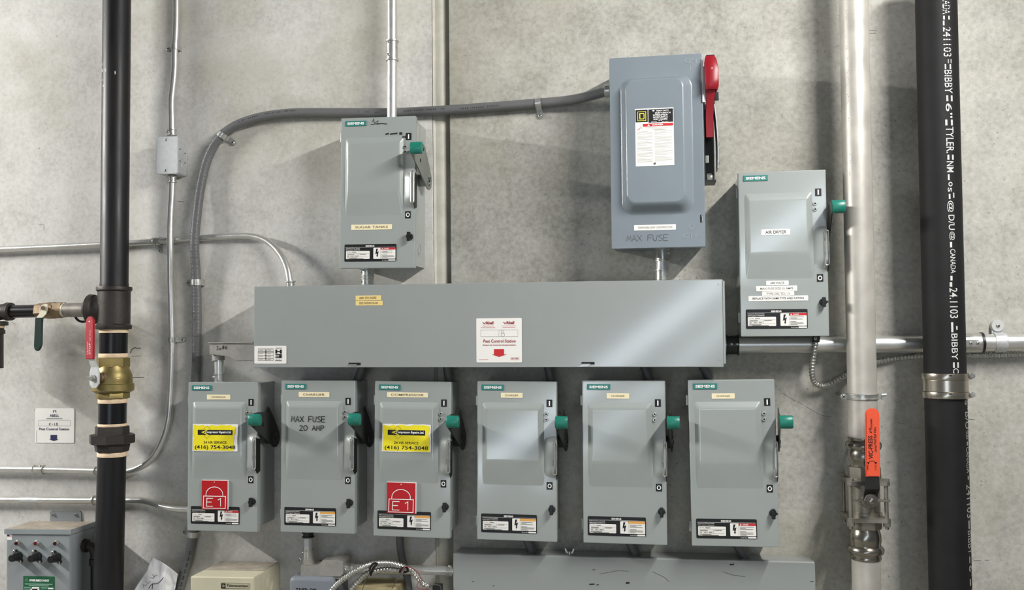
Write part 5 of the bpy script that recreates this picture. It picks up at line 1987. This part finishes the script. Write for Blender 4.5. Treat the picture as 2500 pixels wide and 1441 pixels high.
    m.quadloft([[(n.x - 17 * R, yh + .006, n.z), (n.x + 15 * R, yh + .006, n.z), (n.x + 15 * R, yh + .002, n.z), (n.x - 17 * R, yh + .002, n.z)],
                [(n.x - 16 * R, yh + .003, n.z + 16 * R), (n.x + 18 * R, yh + .003, n.z + 18 * R), (n.x + 18 * R, yh - .001, n.z + 18 * R), (n.x - 16 * R, yh - .001, n.z + 16 * R)],
                [(n.x - 16 * R, yh - .016, n.z + 31 * R), (n.x + 18 * R, yh - .016, n.z + 33 * R), (n.x + 18 * R, yh - .02, n.z + 33 * R), (n.x - 16 * R, yh - .02, n.z + 31 * R)],
                [(n.x - 14 * R, yh - .016, n.z + 90 * R), (n.x + 16 * R, yh - .016, n.z + 90 * R), (n.x + 16 * R, yh - .02, n.z + 90 * R), (n.x - 14 * R, yh - .02, n.z + 90 * R)]])
    lv = m.build('lever', M_DARKM, root, True)
    yg = yh - .018
    m = MB()
    pts = [(2113, 1164), (2148, 1164), (2146, 1012), (2144, 1005), (2138, 999), (2130, 997), (2121, 998), (2115, 1003), (2112, 1011)]
    W = [P(a_, b_, yg) for a_, b_ in pts]
    m.prism([(p.x, p.z) for p in W], yg - .006, yg + .004, .0025)
    gp = m.build('grip', M_ORANGE, lv, True)
    y = yg - .0065
    m = MB()
    def box_px(x0, x1, y0, y1):
        a_, b_ = P(x0, y1, y), P(x1, y0, y)
        return a_.x, b_.x, a_.z, b_.z
    m.text('VIC-PRESS', *box_px(2121, 2130, 1064, 1121), y, .02, 3)
    m.text('Series P569 Ball Valve', *box_px(2134, 2139, 1043, 1104), y, .005, 3)
    m.text('Victaulic', *box_px(2124.5, 2129, 1022, 1050), y, .01, 3)
    m.text('OPEN', *box_px(2117, 2120, 1136, 1148), y, .02, 3)
    m.text('CLOSE', *box_px(2136, 2139.5, 1135, 1149), y, .0, 3)
    ck = [P(2123, 1054, y), P(2129, 1058, y), P(2122, 1046, y)]
    m.ribbon([(p.x, p.z) for p in ck], .0016, y)
    ar = [P(2120, 1132, y), P(2123, 1127, y), P(2129, 1125.5, y), P(2135, 1127, y), P(2138, 1133, y)]
    m.ribbon([(p.x, p.z) for p in ar], .0014, y)
    for px in (2120, 2138.5):
        p = P(px, 1131, y)
        m.poly([(p.x - .003, p.z + .002), (p.x, p.z - .0035), (p.x + .003, p.z + .002)], y)
    m.build('lettering', M_BLACK, gp, True)


stainless_stack()

# heavy black cast iron pipe
AXB = lambda y: 2285 + .0243 * y
YB = -.14


def soil_stack():
    m = MB()
    lathe_px(m, AXB, [(-90, 50), (916, 51)], YB, 48)
    up = single('cast_iron_pipe', m, M_SOIL, 'heavy black cast iron pipe with chalky white lettering at the right', 'pipe')
    m = MB()
    lathe_px(m, AXB, [(960, 51), (1560, 51.5)], YB, 48)
    lo = single('cast_iron_pipe', m, M_SOIL, 'heavy black cast iron pipe below the banded coupling, lettering turned to the right', 'pipe')

    def wrap(off_px, rpx):
        def f(x, z):
            # x: arc length from the off_px line, z: height
            py = 720 + (1.55 + .0 - z) * 0
            t = (z - zt) / (zb - zt)
            c = ct.lerp(cb, t)
            R = rpx * mpp(2300, 700, YB)
            a = math.asin(max(-.99, min(.99, off_px / rpx))) + x / R
            return (c.x + R * math.sin(a), c.y - R * math.cos(a), c.z)
        ct, cb = P(AXB(0), 0, YB), P(AXB(1441), 1441, YB)
        zt, zb = ct.z, cb.z
        return f

    def line(obj, items, off, hpx, m_, name, rpx):
        k = MB()
        f = wrap(off, rpx + .35)
        h = hpx * mpp(2300, 700, YB) / 2
        for tx, ya, yb, lo_, hi_ in items:
            za, zb = P(2300, ya, YB).z, P(2300, yb, YB).z
            k.text(tx, -h + 2 * h * lo_, -h + 2 * h * hi_, zb, za, 0, .004, 1, 0, f)
        k.build(name, m_, obj, True)
    line(up, [('CANADA', -16, 50, 0, 1), ('-', 54, 63, .05, .25), ('-', 54, 63, .7, .9), ('-', 66, 77, .0, .2), ('241103', 81, 152, 0, 1), ('=', 158, 168, .5, 1), ('-', 170, 182, .1, .3), ('-', 170, 182, .7, .95), ('BIBBY', 184, 240, .05, 1), ('=', 245, 259, .2, 1), ('6"', 264, 299, .1, .9), ('-', 303, 317, .0, .25), ('-', 303, 317, .7, .95), ('TYLER.', 320, 383, .05, 1), ('=', 387, 399, .15, .95), ('NM', 403, 429, .05, .9), ('-', 434, 448, .15, .35), ('o', 452, 463, .2, .7), ('s', 466, 476, .1, .6), ('-', 481, 493, .2, .4), ('-', 478, 490, .75, .9), ('@', 497, 525, .0, .8), ('D/U', 531, 567, .1, .85), ('@', 571, 592, .15, .85), ('-', 596, 609, .2, .45), ('CANADA', 613, 671, .2, .85), ('-', 677, 688, .15, .4), ('-', 692, 703, .05, .35), ('24.1103', 706, 778, 0, 1), ('-', 788, 812, .1, .35), ('-', 797, 806, .7, .9), ('BIBBY', 815, 878, .1, .85), ('=', 884, 897, .2, .95), ('C', 898, 910, .2, .9)], 11, 21, M_CHALK, 'white_lettering', 50.5)
    line(lo, [('6"', 973, 998, .1, .9), ('B/U', 1003, 1044, .1, .9), ('@', 1048, 1070, .15, .9), ('-', 1075, 1084, .3, .6), ('CANADA', 1088, 1150, .1, .9), ('-', 1157, 1166, .3, .6), ('241103', 1177, 1258, 0, 1), ('-', 1264, 1284, .2, .5), ('BIBBY', 1288, 1345, .05, .95), ('-', 1350, 1366, .2, .4), ('6"', 1372, 1398, .1, .9), ('-', 1404, 1420, .2, .45), ('TYLER', 1425, 1490, .05, .95)], 41, 24, M_CHALKD, 'faded_lettering', 51)
    # coupling
    root = thing('pipe_coupling', 'stainless banded coupling joining the two heavy black pipes', 'pipe fitting', P(AXB(972), 972, YB))
    m = MB()
    pr = [(926, 54)]
    for i in range(14):
        pr += [(927 + i * 2.05, 54.2), (928 + i * 2.05, 55)]
    pr += [(956, 54)]
    lathe_px(m, AXB, pr, YB, 48)
    m.build('corrugated_sleeve', M_BAND, root, True, ang=80)
    for ya, yb in ((911, 927), (956, 972)):
        m = MB()
        lathe_px(m, AXB, [(ya, 53), (ya + .5, 56.2), (ya + 2, 56.6), (yb - 2, 56.6), (yb - .5, 56.2), (yb, 53)], YB, 48)
        b = m.build('clamp_band', M_BAND, root, True)
        ym = (ya + yb) / 2
        c = P(AXB(ym), ym, YB)
        R = mpp(2300, ym, YB)
        m = MB()
        m.box(c.x + 52 * R, c.x + 61 * R, c.y - .016, c.y + .016, c.z - 7.5 * R, c.z + 7 * R, .002)
        m.lathe((c.x + 60 * R, c.y - .022, c.z + R), (c.x + 60 * R, c.y + .018, c.z + R), [(0, 6.5 * R), (.25, 6.5 * R), (.26, 4 * R), (1, 4 * R)], 8)
        m.build('worm_screw', M_ZINC, b, True)
        m = MB()
        q = P(2321, ym - 1, YB - .056)
        m.poly([(q.x - .004, q.z - .001), (q.x + .004, q.z - .001), (q.x + .003, q.z + .002), (q.x - .003, q.z + .002)], c.y - math.sqrt((56.7 * R) ** 2 - (q.x - c.x) ** 2) - .001)
        m.build('stamp', M_DARKM, b, True)


soil_stack()


# ------------------------------------------------------------------ bottom left
def control_panel():
    d = .115
    root, W, H = wall_root('control_panel', 'grey control panel with three red lamps and black fuse holders, bottom left corner', 'control panel', ((10, 1300), (171, 1306), (174, 1560), (17, 1552)), d)
    mx = W / 160.0
    X = lambda px: -W / 2 + (px - 10) * mx
    Z = lambda px, py: H - (py - 1300 - (px - 10) * 6 / 161) * mx
    b = MB()
    b.box(-W / 2 + .001, W / 2, -d, 0, 0, H, .006, 3)
    b.build('enclosure', M_PANEL, root, False)
    l = MB()
    l.box(-W / 2 - .002, W / 2 + .004, -d - .004, 0, H - .002, H + .0125, .0012)
    lid = l.build('lid', M_PANEL, root, False)
    t = MB()
    n = 10
    t.box(-W / 2, W / 2 + .002, -d, -.002, H + .0125, H + .0128)
    t.build('dust_layer', M_DUST, lid, False)
    l = MB()
    l.box(W / 2 - .0005, W / 2 + .0012, -d * .78, 0, H - .017, H - .003, .0004)
    l.build('lid_lip', M_PANEL, root, False)
    # mounting tab on the wall above
    l = MB()
    xs0, xs1 = P(128, 1258, 0).x - root.location.x, P(203, 1258, 0).x - root.location.x
    zt = P(165, 1248, 0).z - root.location.z
    l.rrect(xs0, xs1, H - .02, zt, -.004, 0, .005)
    tb = l.build('mounting_tab', M_PANEL, root, False)
    for t_ in (.12, .84):
        screw_head(tb, (xs0 + (xs1 - xs0) * t_, -.004, zt - .011), .0052, name='bolt', world=False, h=.005)
    for px, py, hot in ((42, 1322, 0), (89, 1323.5, 1), (137, 1325, 0)):
        cx, cz = X(px), Z(px, py)
        l = MB()
        l.lathe((cx, -d, cz), (cx, -d - .010, cz), [(0, .0078), (.55, .0074), (.6, .0068), (1, .0064)], 20)
        o = l.build('pilot_lamp', M_ZINC, root, False)
        l = MB()
        l.lathe((cx, -d - .010, cz), (cx, -d - .0125, cz), [(0, .0055), (.6, .005), (1, .002)], 18)
        l.build('lens', mat('red_lens', '6a0d18', .25) if hot else M_LENS, o, False)
    for px, py in ((39, 1352), (86, 1354), (134, 1357)):
        cx, cz = X(px + 4), Z(px, py - 1)
        l = MB()
        a = Vector((cx, -d, cz))
        l.lathe(a, a + Vector((0, -.032, 0)), [(0, .0135), (.28, .0135), (.3, .0115), (.85, .011), (.87, .0098), (1, .0095)], 22)
        for s_ in (-1, 1):
            q = a + Vector((s_ * .0085, 0, -s_ * .013))
            l.lathe(q, q + Vector((0, -.007, 0)), [(0, .0062), (1, .0055)], 14)
        o = l.build('fuse_holder', M_BLACKP, root, False)
        for s_ in (-1, 1):
            q = a + Vector((s_ * .0098, -.007, -s_ * .0145))
            screw_head(o, q, .0042, world=False)
    l = MB()
    l.rect(X(14), X(26.5), Z(20, 1315), Z(20, 1300.5), -d - .0006)
    fl = l.build('flag_sticker', M_PLABEL, root, False)
    l = MB()
    l.rect(X(14.5), X(20), Z(20, 1307), Z(20, 1304), -d - .001)
    l.build('flag_canton', M_NAVY, fl, False)
    l = MB()
    for i in range(3):
        l.rect(X(20 if i < 2 else 14.5), X(25.5), Z(20, 1305 + 1.8 * i), Z(20, 1304 + 1.8 * i), -d - .001)
    l.build('flag_stripes', M_PINK, fl, False)
    # green label
    x0, x1 = X(54.5), X(131)
    z1 = Z(90, 1397)
    z0 = Z(90, 1490)
    l = MB()
    l.box(x0, x1, -d - .0008, -d, z0, z1)
    g = l.build('maker_label', M_PGREEN, root, False)
    w = x1 - x0
    fx = lambda t: x0 + t * w
    fz = lambda py: z1 - (py - 1397) * mx
    y = -d - .0013
    l = MB()
    l.text('POWER ENERGY SAVINGS', fx(.20), fx(.83), fz(1408.5), fz(1403.5), y, .06, 0, .2)
    for a, b_, py in ((.23, .46, 1424), (.28, .52, 1420.5), (.28, .52, 1424.5), (.80, .97, 1421.5), (.28, .52, 1438)):
        l.rect(fx(a), fx(b_), fz(py + 3.2), fz(py), y)
    for a, py in ((.26, 1429.5), (.38, 1430), (.26, 1433.5), (.38, 1434.5), (.82, 1427)):
        l.rect(fx(a), fx(a + .035), fz(py + 2.6), fz(py), y)
    l.ribbon(_arc(fx(.69), fz(1434.5), .0034, .0042, 40, 320, 10), .0014, y)
    l.build('lettering', M_WHITE, g, False)
    l = MB()
    for a, b_, py in ((.05, .94, 1413), (.18, .82, 1416.5), (.03, .25, 1420.5), (.57, .78, 1421), (.03, .22, 1424.5), (.57, .72, 1426.5), (.03, .2, 1429.5), (.03, .15, 1434), (.03, .25, 1438)):
        l.rect(fx(a), fx(b_), fz(py + 2.2), fz(py), y)
    for i in range(5):
        l.ribbon([(fx(.04 + .028 * i), fz(1409)), (fx(.09 + .01 * i), fz(1402))], .0005, y)
    l.build('fine_print', mat('pale_green_print', '7fa892', .6), g, False)
    # cable gland on the right side
    k = MB()
    c = Vector((W / 2 + .001, -d * .45, H - .048))
    k.lathe(c, c + Vector((.012, 0, 0)), [(0, .020), (.8, .020), (1, .017)], 8)
    k.tube([c + Vector((.008, 0, 0)), c + Vector((.024, 0, -.004)), c + Vector((.033, 0, -.018)), c + Vector((.034, 0, -.04))], .0135, 18)
    k.lathe(c + Vector((.034, 0, -.036)), c + Vector((.034, 0, -.058)), [(0, .0135), (.1, .0165), (.9, .0165), (1, .014)], 18)
    o = k.build('cable_gland', M_IRON, root, False)
    k = MB()
    k.tube([c + Vector((.034, 0, -.055)), c + Vector((.034, .0, -.12)), c + Vector((.034, .0, -.19))], .0125, 16)
    k.build('tail_cable', M_BLACKP, root, False)


control_panel()


def wall_sign():
    root, W, H = wall_root('wall_sign', 'white pest control sign with a navy arrow on the wall at the left', 'sign', ((86, 997.5), (182, 997), (180.5, 1082), (85.5, 1081.5)), .0015)
    X = lambda u: -W / 2 + u * W
    Z = lambda v: H * (1 - v)
    m = MB()
    m.rrect(-W / 2, W / 2, 0, H, -.0015, 0, .004)
    p = m.build('sign_plate', M_PLABEL, root, False)
    y = -.002
    m = MB()
    m.poly([(X(.455), Z(.135)), (X(.455), Z(.06)), (X(.535), Z(.06)), (X(.535), Z(.135)), (X(.52), Z(.10)), (X(.51), Z(.075)), (X(.48), Z(.075)), (X(.47), Z(.10))], y)
    m.text('ABELL', X(.37), X(.615), Z(.25), Z(.175), y, .01)
    m.text('abellpestcontrol.com', X(.29), X(.70), Z(.318), Z(.282), y, .02)
    m.text('Pest Control Station', X(.105), X(.87), Z(.635), Z(.56), y, .015)
    m.build('lettering', M_NAVY, root, False)
    m = MB()
    m.poly([(X(.40), Z(.77)), (X(.565), Z(.77)), (X(.565), Z(.90)), (X(.62), Z(.895)), (X(.485), Z(.945)), (X(.35), Z(.895)), (X(.40), Z(.90))], y)
    m.build('arrow', M_NAVY, root, False)
    m = MB()
    m.ribbon([(X(.09), Z(.345)), (X(.90), Z(.345)), (X(.90), Z(.51)), (X(.085), Z(.51))], .0006, y, True)
    m.rect(X(.035), X(.042), Z(.97), Z(.65), y)
    m.build('frame_line', M_GREYINK, root, False)
    m = MB()
    hand(m, 'K-18', X(.36), X(.58), Z(.495), Z(.42), y, .0011, .35)
    m.build('handwriting', M_BLACK, root, False)


wall_sign()


def paper_sheet():
    """creased paper pushed behind the flexible conduit"""
    Yp = -.055
    corners = [(371.5, 1361), (434, 1402), (420, 1480), (310, 1480)]
    tl, tr, br, bl = corners
    n = 26
    m = MB()
    rnd = random.Random(11)
    rings = []
    from mathutils import noise
    g = []
    for j in range(n + 1):
        row = []
        for i in range(n + 1):
            u, v = i / n, j / n
            ax_ = tl[0] + (tr[0] - tl[0]) * u, tl[1] + (tr[1] - tl[1]) * u - 4 * math.sin(PI * u)
            bx_ = bl[0] + (br[0] - bl[0]) * u, bl[1] + (br[1] - bl[1]) * u
            px = ax_[0] + (bx_[0] - ax_[0]) * v + (2.5 * math.sin(PI * v * 2) if u < .5 else 0)
            py = ax_[1] + (bx_[1] - ax_[1]) * v
            nz = noise.noise(Vector((u * 3.1, v * 3.3, 1.7))) * .010 + noise.noise(Vector((u * 8, v * 8, 4.1))) * .004
            fold = -.012 * max(0, 1 - abs((u - .55) - .3 * v) * 6)
            row.append(m.bm.verts.new(P(px, py, Yp + nz + fold)))
        g.append(row)
    for j in range(n):
        for i in range(n):
            m.bm.faces.new((g[j][i], g[j][i + 1], g[j + 1][i + 1], g[j + 1][i]))
    o = single('paper_sheet', m, M_PAPER, 'crumpled white paper with handwriting stuck on the wall below the end switch', 'paper', ang=80)
    md = o.modifiers.new('thickness', 'SOLIDIFY')
    md.thickness = .0006
    md.offset = 1
    yy = Yp - .026
    for nm, mm, w, sts in (('handwriting', M_GREYINK, .0012, [[(340, 1442), (339, 1433), (346, 1436), (348, 1431)], [(344.5, 1426), (353, 1430)], [(353, 1430), (358, 1424)], [(355, 1415), (364, 1418), (366, 1412)], [(361, 1408), (364, 1414)], [(363, 1413), (372, 1411)]]),
                          ('pen_line', M_INKB, .0018, [[(395, 1412), (386, 1421), (378, 1428), (371, 1431), (362, 1431)], [(362, 1431), (356, 1436), (352, 1443)], [(362, 1432), (360, 1444)]])):
        k = MB()
        for st in sts:
            pts = [P(a, b, yy) for a, b in st]
            k.ribbon([(p.x, p.z) for p in pts], w, yy)
        q = k.build(nm, mm, o, True)
        sw = q.modifiers.new('wrap', 'SHRINKWRAP')
        sw.target = o
        sw.wrap_method = 'PROJECT'
        sw.use_project_y = True
        sw.use_project_z = False
        sw.use_negative_direction = True
        sw.use_positive_direction = True
        sw.offset = .0012


paper_sheet()


def beige_box():
    d = .175
    root, W, H = wall_root('starter_box', 'beige starter box with a nameplate at the bottom of the frame', 'electrical box', ((465, 1407.5), (620, 1411), (622, 1560), (466, 1556)), d)
    m = MB()
    m.box(-W / 2, W / 2, -d, -d + .05, 0, H, .004, 3)
    m.build('front_cover', M_BEIGE, root, False)
    m = MB()
    m.box(-W / 2 + .001, W / 2 - .001, -d + .05, -.002, 0, H - .0005, .003)
    b = m.build('enclosure', M_BEIGE, root, False)
    m = MB()
    m.box(-W / 2 + .004, W / 2 - .004, -d * .6, -.004, H - .0005, H + .0001)
    m.build('dust_layer', M_DUST, b, False)
    m = MB()
    for r0 in (.020, .014):
        m.tube([(W / 2 - .0008, -d * .42 + r0 * math.cos(a * PI / 12), H - .045 + r0 * math.sin(a * PI / 12)) for a in range(25)], .0011, 6, smooth=False)
    m.build('knockout', M_BEIGE, b, False)
    mx = W / 155.5
    X = lambda px: -W / 2 + (px - 465) * mx
    Z = lambda px, py: H - (py - 1407.5 - (px - 465) * 3.5 / 155) * mx
    m = MB()
    m.box(X(540.5), X(609), -d - .0008, -d, Z(575, 1435.5), Z(575, 1422.5))
    p = m.build('nameplate', mat('aged_nameplate', 'b9b497', .4), root, False)
    y = -d - .0013
    m = MB()
    m.rect(X(541.5), X(551.5), Z(545, 1434.5), Z(545, 1423.5), y)
    m.text('Telemecanique', X(554), X(606), Z(580, 1433.5), Z(580, 1425.5), y, .015)
    m.ribbon([(X(541), Z(575, 1435.2)), (X(608.5), Z(575, 1435.2)), (X(608.5), Z(575, 1422.8)), (X(541), Z(575, 1422.8))], .0006, y, True)
    m.build('lettering', M_BLACK, p, False)
    m = MB()
    m.ribbon(_arc(X(546.5), Z(545, 1429), .0032, .0032, 0, 345, 12), .0008, y - .0004, True)
    m.rect(X(546), X(547), Z(545, 1431.5), Z(545, 1426.5), y - .0004)
    m.build('emblem', M_BEIGE, p, False)


beige_box()


def timer_box():
    d = .115
    root, W, H = wall_root('timer_box', 'small blue grey box with TIMER FOR handwritten on it at the bottom of the frame', 'electrical box', ((705, 1410), (815, 1412), (816, 1530), (705, 1528)), d)
    m = MB()
    rings = []
    for y, e in ((0, 0), (-d + .012, 0), (-d + .006, .0012), (-d + .002, .005), (-d, .010)):
        rings.append([(p[0], y, p[1]) for p in rr(-W / 2 + e, W / 2 - e, e, H - e, .012, 6)])
    m.quadloft(rings)
    m.build('case', M_BLUEBOX, root, False, ang=50)
    m = MB()
    mx = W / 110
    hand(m, 'TIMER', -W / 2 + 18 * mx, -W / 2 + 46 * mx, H - 35 * mx, H - 25 * mx, -d - .0005, .0022, .15)
    hand(m, 'FOR', -W / 2 + 53 * mx, -W / 2 + 68 * mx, H - 35 * mx, H - 25 * mx, -d - .0005, .0020, .15)
    m.build('handwriting', M_INKB, root, False)


timer_box()


def tan_box():
    root, W, H = wall_root('carton', 'dusty tan box top behind the armoured cables at the bottom of the frame', 'box', ((868, 1433), (968, 1436), (968, 1530), (868, 1528)), .10)
    m = MB()
    m.box(-W / 2, W / 2, -.10, -.001, 0, H, .003)
    m.build('box_body', M_TAN, root, False)


tan_box()


# marks and pencil lines on the concrete
def wall_marks():
    m = MB()
    y = -.0006
    def st(pts, w=.0014):
        q = [P(a, b, 0) for a, b in pts]
        m.ribbon([(p.x, p.z) for p in q], w, y)
    st([(318, 862), (322, 853), (330, 849), (336, 851), (344, 850)], .003)
    st([(322, 870), (343, 869)], .001)
    st([(320, 922), (352, 922)], .0014)
    st([(26, 786), (38, 792)], .0012)
    st([(92, 547), (108, 549), (107, 562)], .0008)
    st([(94, 364), (98, 361)], .0016)
    st([(336, 1357), (343, 1371), (348, 1376)], .0006)
    st([(347, 1357), (352, 1357), (357, 1352)], .0007)
    st([(435, 492), (450, 493)], .0015)
    st([(542, 93), (548, 93)], .0009)
    st([(2377, 1369), (2395, 1369)], .0012)
    st([(2404, 1368), (2416, 1368)], .001)
    st([(2362, 1023), (2380, 1025)], .0008)
    st([(1905, 960), (1922, 966), (1933, 975), (1950, 982), (1962, 990)], .0006)
    st([(1968, 993), (1985, 1003), (2000, 1012), (2012, 1016), (2030, 1018)], .0008)
    st([(2348, 1180), (2366, 1182)], .0008)
    st([(2190, 1032), (2206, 1034)], .0008)
    st([(338, 870), (344, 868)], .0005)
    st([(2122, 74), (2140, 75)], .001)
    st([(2122, 82), (2138, 82)], .001)
    o = m.build('pen_mark', M_PENCIL, None, True)
    return tag(o, 'dark pencil and scuff marks scattered on the concrete', 'mark', None, 'stuff')


wall_marks()
